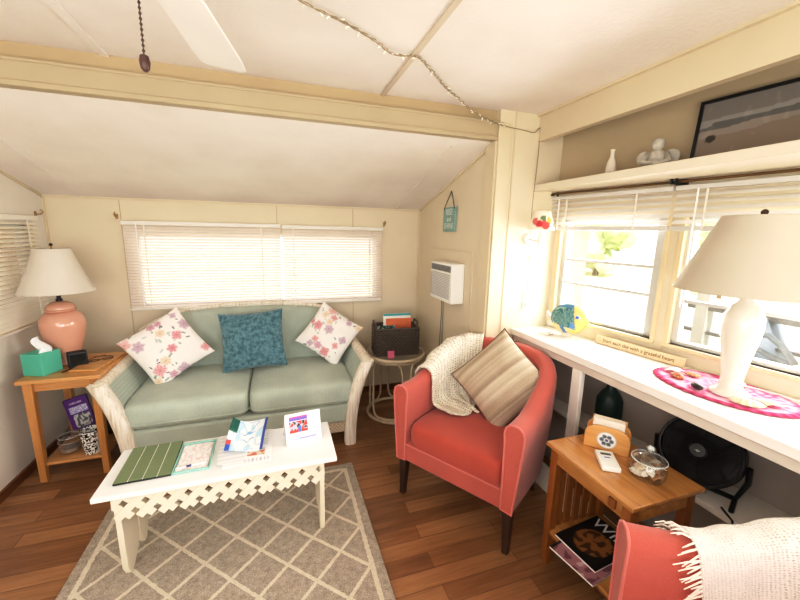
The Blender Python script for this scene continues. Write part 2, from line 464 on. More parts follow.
# thin paneling seams of the back wall and alcove wall
mb = MB()
for x in (-1.062, -.0, .62): mb.box(x-.002, x+.002, YB-.0015, YB, 0, ZLOW)
struct('trim_11', mb, M_strip)
mb = MB(); mb.box(XA-.008, XA, 2.165, 2.178, 0, 1.38); mb.box(XA-.006, XA, 2.178, 2.86, 1.368, 1.38); struct('trim_12', mb, M_trim)
struct('baseboard_left', MB().box(XL, XL+.014, YR, YB, 0, .055), M_base)
struct('baseboard_back', MB().box(XL, XA, YB-.014, YB, 0, .055), M_base)
struct('baseboard_alcove', MB().box(XA-.014, XA, 2.06, YB, 0, .055), M_base)
mb = MB(); mb.box(XS-.02, XS-.0, YR, YP, ZC-.012, ZC); struct('trim_13', mb, M_trim)

# windows of the right wall
def window(name, rect, barz, root_loc, rz, mat=M_alum, fw=.035, side=0):
    s0, s1, z0, z1 = rect
    r = struct_root(name, root_loc, rz)
    f = MB()
    f.box(s0, s0+fw, .02, .065, z0, z1); f.box(s1-fw-side, s1, .02, .065, z0, z1); f.box(s0, s1, .02, .065, z0, z0+fw*.6); f.box(s0, s1, .02, .065, z1-fw, z1)
    f.build('window_frame', mat, r, bevel=.003)
    b = MB()
    for z in barz: b.box(s0+fw, s1-fw-side, .03, .05, z-.008, z+.008)
    if barz: b.build('sash_bar', mat, r)
    g = MB(); g.box(s0+fw*.8, s1-fw*.8, .038, .042, z0+.01, z1-.01); g.build('glass_pane', M_glass, r)
    c = MB(); t = .018
    c.box(s0-t, s0+.004, -.012, .06, z0-t, z1); c.box(s1-.004, s1+t, -.012, .06, z0-t, z1); c.box(s0-t, s1+t, -.016, .06, z0-t, z0)
    c.build('casing', M_casing, r, bevel=.002)
    return r
window('window_1', A, [1.35, 1.205], OW, TH, fw=.03, side=.025)
window('window_2', B, [1.20], OW, TH, fw=.03)
struct('window_post', MB().box(A[1]+.018, B[0]-.018, -.006, .01, .93, 1.58), M_trim, OW, TH)
window('window_3', (wx0, wx1, wz0, wz1), [], (0, YB, 0), 0, mat=M_alum, fw=.03)
window('window_4', (-ly1, -ly0, lz0, lz1), [1.02], (XL, 0, 0), pi/2, fw=.03)   # local x -> -y? fixed below
w4 = bpy.data.objects['window_4']; w4.rotation_euler = (0, 0, pi/2); w4.scale = (-1, 1, 1)

# counter unit under the windows
XC = 1.42
def wallx(y): return 1.70 + .1496*(1.95 - y)
ct = thing('counter', 'long white painted counter along the window wall with open dark cubbies below', 'counter', (XC, 1.0, 0))
top = MB(); top.prism([(0, -1.0-1.4), (0, YP-1.0-.002), (wallx(YP)-XC-.004, YP-1.0-.002), (wallx(-1.4)-XC-.004, -2.4)], .862, .90)
top.build('worktop', M_counter, ct, bevel=.004)
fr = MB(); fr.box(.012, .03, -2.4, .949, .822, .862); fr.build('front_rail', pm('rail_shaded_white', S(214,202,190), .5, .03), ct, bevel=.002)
for y in (.395, -1.2):
    d = MB(); d.box(.012, .04, y-.035, y+.025, 0, .822); d.build('divider', M_white, ct, bevel=.003)
sh = MB(); sh.prism([(.19, -2.4), (.19, .945), (.285, .945), (.60, -1.4), (.60, -2.4)], .415, .44); sh.build('shelf_board', M_white, ct, bevel=.003)
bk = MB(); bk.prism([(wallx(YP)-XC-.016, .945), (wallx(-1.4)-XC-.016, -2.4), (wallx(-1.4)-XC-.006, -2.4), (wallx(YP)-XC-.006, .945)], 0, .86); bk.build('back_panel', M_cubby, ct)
bb = MB(); bb.box(.03, .045, -2.4, .945, 0, .16); bb.build('kick_board', M_white, ct, bevel=.003)
ep = MB(); ep.box(.012, .275, .93, .946, 0, .86); ep.build('end_panel', M_white, ct)

# ------------------------------------------------------------------ blinds
def blind(name, label, loc, rz, width, zt, zb, pitch, sw, tilt, mat, group=None, rail=.03, bot=.022, wand=None, railmat=None, tilt2=None, zsplit=0, cords=()):
    r = thing(name, label, 'blind', loc, rz, group)
    hr = MB().box(0, width, -.03, 0, zt-rail, zt); hr.build('headrail', railmat or M_white, r, bevel=.003)
    s = MB(); z = zt - rail - pitch*.7
    while z > zb + bot:
        t = tilt if (tilt2 is None or z > zsplit) else tilt2
        dy, dz = sw/2*cos(t), sw/2*sin(t)
        pts = []
        for q, cv in ((-1, 0), (-.4, .0018), (.4, .0018), (1, 0)):
            pts.append((-.016 + q*dy - cv*sin(t), z + q*dz + cv*cos(t)))
        s.add([(x, y, zz) for y, zz in pts for x in (.004, width-.004)], [(0,1,3,2),(2,3,5,4),(4,5,7,6)])
        z -= pitch
    s.build('slats', mat, r, fix=False)
    br_ = MB().box(.002, width-.002, -.028, -.004, zb, zb+bot*.8); br_.build('bottom_rail', railmat or M_white, r, bevel=.004)
    for q in cords: MB().box(q-.0035, q+.0035, -.034, -.031, zb+.01, zt-rail).build('ladder_tape', M_white, r)
    if wand:
        w = MB().tube([(wand[0], -.045, zt-.02), (wand[0]+.004, -.05, zt-wand[1])], .0035, 6); w.build('tilt_wand', M_paper, r)
    return r
yb = YB - .03
blind('window_blind', 'left closed white venetian blind on the back wall above the sofa', (-1.05, yb, 0), 0, 1.075, 1.54, .885, .0215, .026, radians(-50), M_blind, wand=(.095, .62), cords=(.14, .93))
blind('window_blind', 'right closed white venetian blind on the back wall, nearer the wicker basket', (.035, yb, 0), 0, .84, 1.535, .885, .0215, .026, radians(-50), M_blind, wand=(.085, .66), cords=(.72,))
lb_ = blind('window_blind', 'ivory blind with dark gaps on the left wall behind the peach lamp', (XL+.002, 1.55, 0), pi/2, 1.48, 1.555, .87, .026, .026, radians(44), M_blindL, tilt2=radians(58), zsplit=1.03, cords=(1.36,))
gB = None
M_railw = pm('blind_rail_grey', S(206,203,198), .5, .03)
def wallblind(lbl, s0, s1, wand):
    p = W(s0, -.022, 0)
    return blind('window_blind', lbl, p, TH, s1-s0, 1.735, 1.530, .030, .030, radians(38), M_blindR, rail=.022, bot=.03, wand=wand, cords=(.13, s1-s0-.16), railmat=M_railw)
wallblind('half raised cream blind over the window behind the fish', -.02, .682, (.085, .2))
wallblind('half raised cream blind over the window behind the cream lamp', .692, 1.62, (.10, .55))
# bottom stack of the raised blinds
# curtain rod & brackets on right wall
rd = thing('curtain_rod', 'thin bronze rod above the raised blinds, under the upper shelf', 'curtain rod', W(0, -.05, 0), TH)
MB().tube([(-.03, 0, 1.752), (1.7, 0, 1.752)], .006, 8).build('rod', M_rod, rd)
for s in (-.012, .685, .705):
    b = MB().box(s-.007, s+.007, -.012, .049, 1.742, 1.750).box(s-.012, s-.004, -.02, -.004, 1.742, 1.77).box(s-.014, s+.014, .035, .05, 1.735, 1.768); b.build('bracket', M_black, rd, bevel=.002)
for nm, lbl, p in (('rod_hook', 'small brass hook at the upper left corner of the back window', (-1.085, YB, 1.565)), ('rod_hook', 'small brass hook at the upper right corner of the back window', (.90, YB, 1.56)), ):
    h = thing(nm, lbl, 'hook', p)
    MB().box(-.008, .008, -.006, 0, -.015, .02).build('plate', M_brass, h); MB().tube([(0,-.004,.0),(0,-.03,.002),(0,-.045,.018),(0,-.03,.03)], .0045, 6).build('hook', M_brass, h)
h = thing('rod_hook', 'small brass hook beside the left wall blind, in the corner', 'hook', (XL, 3.07, 1.565), pi/2)
MB().box(-.008, .008, -.006, 0, -.015, .02).build('plate', M_brass, h); MB().tube([(0,-.004,.0),(0,-.03,.002),(0,-.045,.018),(0,-.03,.03)], .0045, 6).build('hook', M_brass, h)

# ------------------------------------------------------------------ rug
tag(MB().box(RUG[0], RUG[1], RUG[2], RUG[3], .0, .014).build('area_rug', M_rug, bevel=.004), 'taupe shag rug with cream diamond trellis lines under the coffee table', 'rug')

# ------------------------------------------------------------------ sofa
sf = thing('loveseat', 'sage green two seat rattan sofa with whitewashed flared arms', 'sofa', (-.22, 2.70, 0))
def roundbox(hx, hy, hz, p=6, c=(0,0,0), nu=28, nv=14, crown=0):
    """superellipsoid-like soft box as a ring grid"""
    R = []
    def sp(a, e): 
        q = abs(a)**e; return q if a >= 0 else -q
    for i in range(nv+1):
        ph = -pi/2 + pi*i/nv
        r = max(abs(cos(ph))**(2/p*.55), 1e-3) if i not in (0, nv) else 1e-3
        zz = sp(sin(ph), .6)
        ring = []
        for j in range(nu):
            a = 2*pi*j/nu
            x = hx*r*sp(cos(a), 2/p); y = hy*r*sp(sin(a), 2/p)
            z = hz*zz
            if z > 0 and crown: z += crown*max(0, (1-(x/hx)**2))*max(0, (1-(y/hy)**2))
            ring.append(V((c[0]+x, c[1]+y, c[2]+z)))
        R.append(ring)
    return R
MB().box(-.70, .70, -.33, .36, .165, .30).build('seat_base', M_sofa, sf, bevel=.02, seg=3)
MB().box(-.68, .68, -.315, .34, .085, .165).build('wicker_skirt', M_wick, sf, bevel=.006)
for i, cx in enumerate((-.35, .35)):
    b = MB(); b.rings(roundbox(.353, .335, .085, 9, (cx, -.005, .378), 44, 16, .03)); sc0 = b.build('seat_cushion', M_sofa, sf, smooth=180, sub=1)
    pp = [V((cx + .353*(1 if cos(a) > 0 else -1)*abs(cos(a))**(2/9), -.005+.3355*(1 if sin(a) > 0 else -1)*abs(sin(a))**(2/9), .338)) for a in [2*pi*q/72 for q in range(72)]]
    MB().tube(pp, .0045, 6, True).build('piping', M_sofa, sc0)
# back with arched top
def backtop(x):
    u = abs(x)/.80
    return .905 - .085*u**2 - .20*max(0, u-.62)**1.5*2.2
bk = MB(); n = 36
R = []
for i in range(n+1):
    x = -.765 + 1.53*i/n
    zt = backtop(x) - .012; yo = -.05*max(0, (abs(x)/.765)**3)
    R.append([V((x, .34+yo, .26)), V((x, .405+yo, .26)), V((x, .455+yo, zt-.04)), V((x, .44+yo, zt-.005)), V((x, .40+yo, zt)), V((x, .355+yo, zt-.03)), V((x, .30+yo, .62)), V((x, .27+yo, .42))])
bk.rings(R).build('backrest', M_sofa, sf, smooth=60)
rl = MB(); rl.tube([(x, .425-.05*(abs(x)/.765)**3, backtop(x)) for x in [-.77+1.54*i/40 for i in range(41)]], .017, 8); rl.build('top_rail', M_rattan, sf)
# flared arms: profile (x outward, z) swept from back to front
def arm(sg):
    # top rail
    r = MB()
    path = [(sg*.775, .38, .615), (sg*.79, .1, .612), (sg*.79, -.15, .607), (sg*.788, -.33, .598)]
    R = []
    for x, y, z in path:
        R.append([V((x+sg*a, y, z+b)) for a, b in ((-.036,-.03),(-.036,.0),(-.018,.016),(.018,.016),(.036,.0),(.036,-.03))])
    r.rings(R).build('arm_rail', M_rattan, sf, smooth=50)
    # curved front post
    f = MB(); R = []
    prof = [(.0, .585), (.03, .605)]
    pts = []
    for i in range(15):
        t = i/14
        z = .61*(1-t)
        x = .660 + .132*(max(0, (z-.06)/.55))**2.3
        hw = .039
        pts.append((x, z, hw))
    for x, z, hw in pts:
        y0 = -.345 - .012*sin(pi*z/.61); 
        R.append([V((sg*(x-hw), y0, z)), V((sg*(x-hw*.5), y0-.016, z)), V((sg*(x+hw*.5), y0-.016, z)), V((sg*(x+hw), y0, z)), V((sg*(x+hw), y0+.05, z)), V((sg*(x-hw), y0+.05, z))])
    f.rings(R).build('front_post', M_rattan, sf, smooth=50)
    # upholstered inner panel
    p = MB(); R = []
    for i in range(9):
        t = i/8; z = .30 + .285*t
        x = .672 + .098*t**1.5
        R.append([V((sg*(x-.015), -.285, z)), V((sg*(x+.03), -.285, z)), V((sg*(x+.03), .36, z)), V((sg*(x-.015), .36, z))])
    p.rings(R).build('arm_panel', M_sofa, sf, smooth=50)
    b = MB(); b.taper((sg*.70, .38, 0), .05, .05, (sg*.74, .38, .6), .05, .05); b.build('back_leg', M_rattan, sf, bevel=.008)
    w = MB(); R = []
    for i in range(9):
        t = i/8; z = .05 + .55*t
        x = .668 + .10*max(0, (z-.06)/.55)**2.3
        R.append([V((sg*(x+.02), -.28, z)), V((sg*(x+.035), -.28, z)), V((sg*(x+.035), .37, z)), V((sg*(x+.02), .37, z))])
    w.rings(R).build('side_panel', M_rattan, sf, smooth=50)
arm(-1); arm(1)

# throw cushions
def cushion_fn(side, th, dip=.07, pw=2.2):
    def f(u, v):
        a, b = 2*u-1, 2*v-1
        x = a*(1 - dip*(1-b*b)*abs(a)**3); y = b*(1 - dip*(1-a*a)*abs(b)**3)
        h = (max(0, 1-abs(a)**pw) * max(0, 1-abs(b)**pw))**.55
        return (x, y, side*th*h)
    return f
def cushion(name, label, size, th, M, mat, painter=None, N=70, group=None, sub_lab=None, welt=None):
    r = thing(name, label, 'cushion', (0,0,0), 0, group); r.matrix_world = M
    m = MB()
    hx, hy = size[0]/2, size[1]/2
    cols = []
    for sd in (1, -1):
        fn = cushion_fn(sd, th)
        def g(u, v, fn=fn):
            x, y, z = fn(u, v)
            q = V((x*hx, y*hy, z)); w = noise.noise(V((x*3.1, y*3.1, sd*2.0)))*.006 * (1 - max(abs(x), abs(y))**4)
            return (q.x, q.y, q.z + w)
        m.grid(g, N, N)
        if painter:
            for j in range(N+1):
                for i in range(N+1): cols.append(painter(i/N, j/N))
    cv_ = m.build('cover', mat, r, smooth=180, cols=cols or None)
    if welt:
        f0 = cushion_fn(1, 0); N2 = 24
        pts = [f0(i/N2, 0) for i in range(N2)] + [f0(1, i/N2) for i in range(N2)] + [f0(1-i/N2, 1) for i in range(N2)] + [f0(0, 1-i/N2) for i in range(N2)]
        MB().tube([(p[0]*hx, p[1]*hy, 0) for p in pts], .004, 6, True).build('piping', welt, cv_)
    return r
def floral(seed):
    rnd = random.Random(seed)
    pal = [S(238,150,160), S(226,128,146), S(244,180,178), S(200,166,190), S(238,210,180), S(216,150,180)]
    fl = []
    while len(fl) < 15:
        x, y, r = rnd.uniform(.04,.96), rnd.uniform(.04,.96), rnd.uniform(.065,.115)
        if all((x-q[0])**2 + (y-q[1])**2 > (.75*(r+q[2]))**2 for q in fl): fl.append((x, y, r, rnd.choice(pal), rnd.uniform(0, 6), rnd.randint(4,6)))
    lv = []
    for i in range(44):
        f = rnd.choice(fl); a = rnd.uniform(0, 6.28); rr = f[2]*rnd.uniform(1.0,1.8)
        lv.append((f[0]+rr*cos(a), f[1]+rr*sin(a), rnd.uniform(.022,.045), a+rnd.uniform(-.8,.8), rnd.choice([S(104,118,128), S(140,164,146), S(84,96,110), S(176,194,180), S(190,196,196)])))
    base = S(246,240,234)
    def p(u, v):
        c = base
        for x, y, r, a, col in lv:
            dx, dy = u-x, v-y; q = dx*cos(a)+dy*sin(a); w = -dx*sin(a)+dy*cos(a)
            d = (q/r)**2 + (w/(r*.38))**2
            if d < 1: c = mix3(c, col, .85)
        for x, y, r, col, ph, n_ in fl:
            dx, dy = u-x, v-y; d = sqrt(dx*dx+dy*dy); a = atan2(dy, dx)
            rr = r*(.86 + .12*cos(n_*a+ph) + .10*noise.noise(V((u*14, v*14, ph))))
            if d < rr:
                t = d/rr
                pet = .5+.5*sin(n_*a*2+ph+t*6) 
                tone = mix3(mul(col, .84), mix3(col, base, .45), pet*.7+.3*t)
                c = mix3(tone, base, max(0, (t-.75)*2.4)*.8)
                if t < .2: c = mix3(mul(col, .7), S(220,190,140), .4)
        return c
    return p
def pose(loc, yaw, lean, roll):
    """cushion standing: local z (its face) toward -y, tilted back by lean, turned about its face normal by roll"""
    return T(*loc) @ RZ(yaw) @ RX(pi/2 - lean) @ RZ(roll)
cushion('throw_cushion', 'white floral cushion leaning in the left corner of the green sofa', (.41,.41), .07, pose((-.745, 2.78, .685), radians(12), radians(24), radians(-58)), M_vcf, floral(3), 110)
cushion('throw_cushion', 'teal chenille cushion standing upright in the middle of the green sofa', (.45,.43), .075, pose((-.20, 2.80, .69), radians(0), radians(17), radians(3)), M_teal, None, 60)
cushion('throw_cushion', 'white floral cushion leaning in the right corner of the green sofa', (.385,.385), .07, pose((.365, 2.845, .685), radians(-10), radians(24), radians(-35)), M_vcf, floral(11), 110)

# ------------------------------------------------------------------ coffee bench
bn = thing('coffee_table', 'white painted bench used as a coffee table with lattice apron, on the rug', 'coffee table', (-.256, 1.74, .014))
BZ = .431
MB().box(-.483, .483, -.175, .172, BZ-.022, BZ).build('tabletop', M_bench, bn, bevel=.004)
for x in (-.415, .415):
    for poly in ([(-.14, BZ-.022), (.018, BZ-.022), (.018, .10), (-.004, .045), (-.075, 0), (-.105, 0), (-.132, .05)], [(.026, BZ-.022), (.14, BZ-.022), (.14, .08), (.115, .03), (.095, 0), (.07, 0), (.05, .03), (.026, .08)]):
        m = MB(); m.prism(poly, x-.011, x+.011, MX); m.build('picket_leg', M_bench2, bn, bevel=.002)
def clip(poly, ax, val, keep_less):
    out = []
    for i in range(len(poly)):
        p, q = poly[i], poly[(i+1) % len(poly)]
        ip = (p[ax] <= val) == keep_less; iq = (q[ax] <= val) == keep_less
        if ip: out.append(p)
        if ip != iq:
            t = (val-p[ax])/(q[ax]-p[ax]); out.append((p[0]+(q[0]-p[0])*t, p[1]+(q[1]-p[1])*t))
    return out
def lattice(y, sgn, dz):
    m = MB(); w = .031; sp = .0785; MXZ = Matrix(((1,0,0,0),(0,0,1,0),(0,1,0,0),(0,0,0,1)))
    zt = BZ - .021; L = .148
    x = -.70
    while x < .70:
        d = V((sgn*.7071, -.7071)); nrm = V((.7071*sgn, .7071)) * (w/2)
        p0 = V((x, zt)) - d*.05; p1 = V((x, zt)) + d*L
        poly = [tuple(p0+nrm), tuple(p1+nrm), tuple(p1-nrm), tuple(p0-nrm)]
        poly = clip(poly, 1, zt, True)
        if poly: poly = clip(poly, 0, .425, True)
        if poly: poly = clip(poly, 0, -.425, False)
        if len(poly) > 2: m.prism(poly, y, y+dz, MXZ)
        x += sp*1.0
    return m
la_ = lattice(-.150, 1, .005); lb2 = lattice(-.155, -1, .005)
la_.v += []; b0 = len(la_.v); la_.v += lb2.v; la_.f += [tuple(i+b0 for i in f) for f in lb2.f]
la_.build('lattice_apron', M_bench2, bn)

def paint_sheet(name, w, h, fn, nx, ny, mat, parent, M=None, thick=.0015, bend=None):
    m = MB(); cols = []
    def g(u, v):
        z = bend(u, v) if bend else 0
        return (-w/2 + w*u, -h/2 + h*v, z)
    m.grid(g, nx, ny, M)
    for j in range(ny+1):
        for i in range(nx+1): cols.append(fn((i+.0)/nx, j/ny))
    return m.build(name, mat, parent, fix=False, cols=cols, solid=thick, solid_off=-1)

ZT = .446
tb = thing('tablet', 'olive green folio tablet cover with pale fold lines, left end of the bench', 'tablet', (-.585, 1.765, ZT), radians(2))
tbb = MB().box(-.103, .103, -.132, .132, .0078, .0095).build('folio_cover', M_paper, tb)
MB().box(-.105, .105, -.135, .135, .0, .008).build('tablet_body', M_black, tb, bevel=.003)
for i in range(4):
    MB().box(-.103+.0525*i, -.103+.0525*i+.049, -.133, .133, .008, .0115).build('cover_panel', M_green, tbb, bevel=.001)
tr = thing('tray', 'clear shallow tray with a mint rim and a printed leaflet, beside the tablet', 'tray', (-.403, 1.755, ZT), radians(1))
M_mint = pm('mint_rim', S(150,200,188), .4, .05)
MB().box(-.07, .07, -.115, .115, 0, .004).build('tray_base', M_jar, tr)
q = MB(); q.box(-.074,-.068,-.118,.118,0,.012).box(.068,.074,-.118,.118,0,.012).box(-.068,.068,.108,.118,0,.012).box(-.068,.068,-.118,-.112,0,.012); q.build('tray_rim', M_mint, tr, bevel=.002)
def leaf(u, v):
    c = S(248,244,240)
    if noise.noise(V((u*9, v*9, 1))) > .12: c = mix3(c, S(228,170,168), .35)
    if noise.noise(V((u*12+7, v*12, 4))) > .28: c = mix3(c, S(150,150,150), .3)
    return c
paint_sheet('leaflet', .128, .21, leaf, 40, 60, M_vc, tr, T(0,-.002,.0062))
pn = thing('pen', 'white and navy ballpoint pen lying on the tray leaflet', 'pen', (-.405, 1.675, ZT+.0105), radians(10))
MB().tube([(-.062,0,0),(.05,0,0),(.062,0,0)], [.0035,.004,.0015], 8).build('barrel', M_dev, pn); MB().tube([(-.02,0,0),(.0,0,0)], .0044, 8).build('grip_band', pm('navy', S(40,50,110), .4), pn)
def prt(u, v):
    c = S(247,246,244)
    if .07 < v < .16 and .45 < u < .95: c = mix3(c, S(120,110,190), .5) if int(u*60) % 2 else c
    if .22 < v < .42 and .35 < u < .85:
        c = S(214,120,100) if noise.noise(V((u*9, v*14, 3))) > 0 else S(226,210,190)
    if v > .5 and int(v*30) % 2 == 0 and .1 < u < .9: c = S(216,216,220)
    return c
for i, (x, y, a, l) in enumerate(((-.175, 1.765, 1.5, 'printed paper sheet at the bottom of the stack under the brochure'), (-.168, 1.762, -2, 'printed flyer with a small red picture lying under the brochure'))):
    p = thing('paper_sheet', l, 'paper', (x, y, ZT+.0005+.0022*i), radians(a))
    paint_sheet('sheet', .21, .285, prt, 42, 56, M_vc, p, T(0,0,.0016))
gl_ = thing('paper_sheet', 'plain white page lying beside the tray, half under the flyer', 'paper', (-.245, 1.775, ZT+.0047), radians(3))
paint_sheet('sheet', .13, .255, lambda u, v: S(244,244,242) if int(v*24) % 3 else S(226,226,228), 10, 48, M_vc, gl_, T(0,0,.0016))
def bro(u, v):
    c = S(240,246,250)
    if noise.noise(V((u*3.5+2, v*3, 7))) > .05: c = S(196,226,240)
    if abs(noise.noise(V((u*4, v*3.2, 2)))) < .03: c = S(140,186,226)
    if u < .2 and v > .55: c = S(40,96,84) if v > .62 else S(60,120,104)
    if u < .13 and v < .3: c = S(210,90,90) if v > .15 else S(60,100,190)
    if u > .93: c = S(70,90,170)
    return c
br_o = thing('brochure', 'curled blue map brochure with a dark green corner lying on the papers', 'brochure', (-.180, 1.82, ZT+.008), radians(-8))
paint_sheet('folded_page', .17, .20, bro, 60, 60, M_vc, br_o, RX(radians(13)), bend=lambda u, v: .028 + .03*(u-.55)**2*4*(.4+v*.8) + .006*sin(6*u+4*v), thick=.002)
cd = thing('tent_card', 'white folded tent card with a photo and purple heading, right end of the bench', 'card', (.082, 1.79, ZT), radians(8))
def tent(u, v):
    c = S(250,249,247)
    if .1 < u < .62 and .76 < v < .90: c = S(214,96,170) if v > .84 else S(120,110,200)
    if .1 < u < .62 and .36 < v < .74:
        n1 = noise.noise(V((u*13, v*9, 3)))
        c = S(60,50,52) if n1 > .15 else (S(206,70,60) if n1 < -.15 else S(200,190,200))
        if v < .46: c = S(220,80,70)
        if .35 < u < .45 and v < .58: c = S(90,130,200)
    if .35 < u < .85 and .14 < v < .18: c = S(160,150,210)
    return c
paint_sheet('front_leaf', .175, .15, tent, 60, 56, M_vc, cd, T(0,-.038,.0735) @ RX(radians(75)), thick=.0015)
MB().add([(-.0875,.052,.001),(.0875,.052,.001),(.0875,-.018,.146),(-.0875,-.018,.146)], [(0,1,2,3)]).build('rear_leaf', M_paper, cd, solid=.0015)

# ------------------------------------------------------------------ left end table and its things
et = thing('end_table', 'golden oak end table with lower shelf between left wall and sofa', 'side table', (-1.21, 2.67, 0))
MB().box(-.198, .198, -.225, .23, .622, .645).build('tabletop', M_oak, et, bevel=.005)
MB().box(-.16, .16, -.185, -.17, .565, .622).box(-.16, .16, .17, .185, .565, .622).box(-.162, -.147, -.18, .18, .565, .622).box(.147, .162, -.18, .18, .565, .622).build('apron', M_oak, et)
for sx in (-1, 1):
    for sy in (-1, 1):
        MB().taper((sx*.155, sy*.185, 0), .034, .034, (sx*.155, sy*.185, .622), .044, .044).build('leg', M_oakv, et, bevel=.003)
MB().box(-.158, .158, -.185, .185, .098, .115).build('shelf', M_oak, et, bevel=.003)
# peach lamp
lp = thing('table_lamp', 'peach ginger jar lamp with an off white bell shade on the oak end table', 'lamp', (-1.285, 2.735, .645))
pr = [(.058,0),(.066,.004),(.066,.018),(.060,.026),(.068,.06),(.088,.12),(.104,.18),(.112,.23),(.112,.265),(.102,.30),(.082,.325),(.066,.335)]
MB().lathe(pr, 40).build('jar_body', M_peach, lp, smooth=60)
MB().lathe([(.064,.334),(.076,.338),(.078,.346),(.070,.35),(.070,.362),(.060,.378),(.040,.390),(.018,.396)], 40).build('jar_lid', M_peach, lp, smooth=60)
MB().lathe([(.016,.392),(.016,.41),(.010,.412),(.010,.45)], 16).build('socket', M_black, lp)
sp_ = [(.192,.455),(.150,.535),(.115,.62),(.086,.715)]
m = MB(); R = []
for r, z in [(.182,.455),(.181,.459),(.163,.495),(.146,.54),(.124,.595),(.104,.655),(.088,.712),(.087,.716)]:
    R.append([V((r*cos(2*pi*j/48)*(1+.018*(1 if j % 6 == 0 else 0)), r*sin(2*pi*j/48)*(1+.018*(1 if j % 6 == 0 else 0)), z)) for j in range(48)])
lsh = m.rings(R, cap=False).build('lamp_shade', M_shade, lp, smooth=60, solid=.002)
MB().lathe([(.004,.45),(.004,.73)], 8).build('harp_rod', M_brass, lp); MB().sphere((0,0,.738), .009).build('finial', M_black, lsh)
# tissue box
tx = thing('tissue_box', 'teal cardboard tissue box at the left front of the oak end table', 'tissue box', (-1.335, 2.575, .645), radians(-20))
MB().box(-.060, .060, -.060, .060, 0, .128).build('carton', M_tissue, tx, bevel=.003)
ts = MB(); rnd = random.Random(4)
ts.grid(lambda u, v: ((u-.5)*.11*(1-v*.75) + .018*sin(5*v) , .022*sin(u*7+v*4)*(1-.6*v) + .012*sin(u*17), .12 + .095*v*(1-.35*(2*u-1)**2)), 24, 12); ts.build('tissue', M_tiss, tx, solid=.001, fix=False, smooth=180)
# smart clock
ck = thing('alarm_clock', 'small black bedside clock beside the peach lamp base', 'clock', (-1.205, 2.66, .645), radians(30))
MB().prism([(-.045,0),(.04,0),(.02,.092),(-.020,.092)], -.046, .046, MX).build('clock_body', M_black, ck, bevel=.006)
MB().box(-.038,.038,-.0012,.0,.0,.07, T(0,-.0425,.010) @ RX(radians(-15.2))).build('clock_face', pm('screen_black', S(12,13,16), .1, .1), ck)
wt = thing('wooden_board', 'thin wooden lap board lying at the right of the oak end table', 'board', (-1.105, 2.685, .6455), radians(-8))
MB().box(-.075, .07, -.16, .16, 0, .010).build('board', M_oak, wt, bevel=.002)
eg = thing('eyeglasses', 'dark framed eyeglasses folded on the wooden lap board', 'glasses', (-1.10, 2.70, .6565), radians(25))
for sx in (-1, 1):
    rim = [(sx*.034 + .026*cos(a), 0, .02+.018*sin(a)) for a in [2*pi*i/20 for i in range(20)]]
    MB().tube([(x, z-.02, .004) for x, y, z in rim], .0022, 6, True).build('rim', M_dkcord, eg)
    MB().tube([(sx*.06, 0, .004), (sx*.062, .03, .005), (sx*.02, .075, .005), (-sx*.03, .085, .004)], .0018, 6).build('temple', M_dkcord, eg)
MB().tube([(-.009,0,.004),(0,.006,.004),(.009,0,.004)], .002, 6).build('bridge', M_dkcord, eg)
pc = thing('pencil', 'dark pencil lying on the oak end table beside the black clock', 'pencil', (-1.20, 2.60, .6495), radians(62))
MB().tube([(-.07,0,0),(.06,0,0),(.075,0,0)], [.004,.004,.001], 6).build('shaft', M_dkcord, pc)
# shelf items
px = thing('game_box', 'purple boxed card game standing on the end table lower shelf', 'box', (-1.275, 2.79, .155), radians(-6), rot=(radians(-12), radians(-12), radians(14)))
def purp(u, v):
    c = S(98,46,132)
    if .14 < u < .9 and .5 < v < .72: c = S(166,160,206) if abs(noise.noise(V((u*26, v*16, 0)))) > .12 else S(236,232,244)
    if .2 < u < .9 and .04 < v < .46: c = S(206,204,206) if noise.noise(V((u*10, v*10, 5))) > 0 else S(96,96,92)
    if .2 < u < .75 and .80 < v < .86: c = S(222,200,230) if int(u*40) % 2 else S(98,46,132)
    return c
MB().box(-.062,.062,0,.032,.012,.225).build('carton', pm('purple_card', S(92,42,126), .4, .05), px, bevel=.002)
paint_sheet('printed_front', .122, .211, purp, 48, 64, M_vc, px, T(0,-.0008,.1185) @ RX(pi/2), thick=.0005)
gj = thing('glass_jar', 'lidded glass jar on the end table lower shelf, left of the patterned cup', 'jar', (-1.277, 2.595, .115))
MB().lathe([(.04,0),(.052,.006),(.055,.03),(.054,.075),(.044,.095),(.046,.10)], 28).build('jar_body', M_jar, gj, smooth=60)
MB().lathe([(.05,.10),(.052,.105),(.045,.118),(.02,.128),(.012,.132),(.016,.14),(.012,.15),(.001,.152)], 28).build('jar_lid', M_jar, gj, smooth=60)
MB().lathe([(.001,.006),(.046,.008),(.048,.03),(.001,.034)], 20).build('jar_contents', pm('biscuit_grey', S(150,132,118), .8, .3, 60), gj)
cp = thing('tumbler', 'white cup with black speckled pattern on the end table lower shelf', 'cup', (-1.142, 2.545, .115))
def spk(p):
    n_ = noise.noise(V(p)*125)
    return S(26,24,24) if n_ > .06 else S(240,238,232)
m = MB(); R = []; cols = []
for i in range(90):
    t = i/89; r = .040 + .014*t; z = .002 + .150*t
    R.append([V((r*cos(2*pi*j/150), r*sin(2*pi*j/150), z)) for j in range(150)])
m.rings(R, cap=False)
cols = [spk(p) for p in m.v]
o = m.build('cup_wall', M_vcg, cp, cols=cols, smooth=180, solid=.002, solid_off=-1, fix=False)
MB().lathe([(.001,.002),(.036,.002),(.036,.004),(.001,.004)], 24).build('cup_base', M_dev, cp)
MB().lathe([(.0005,.115),(.0485,.115)], 30, cap=False).build('cup_inside', M_black, cp)
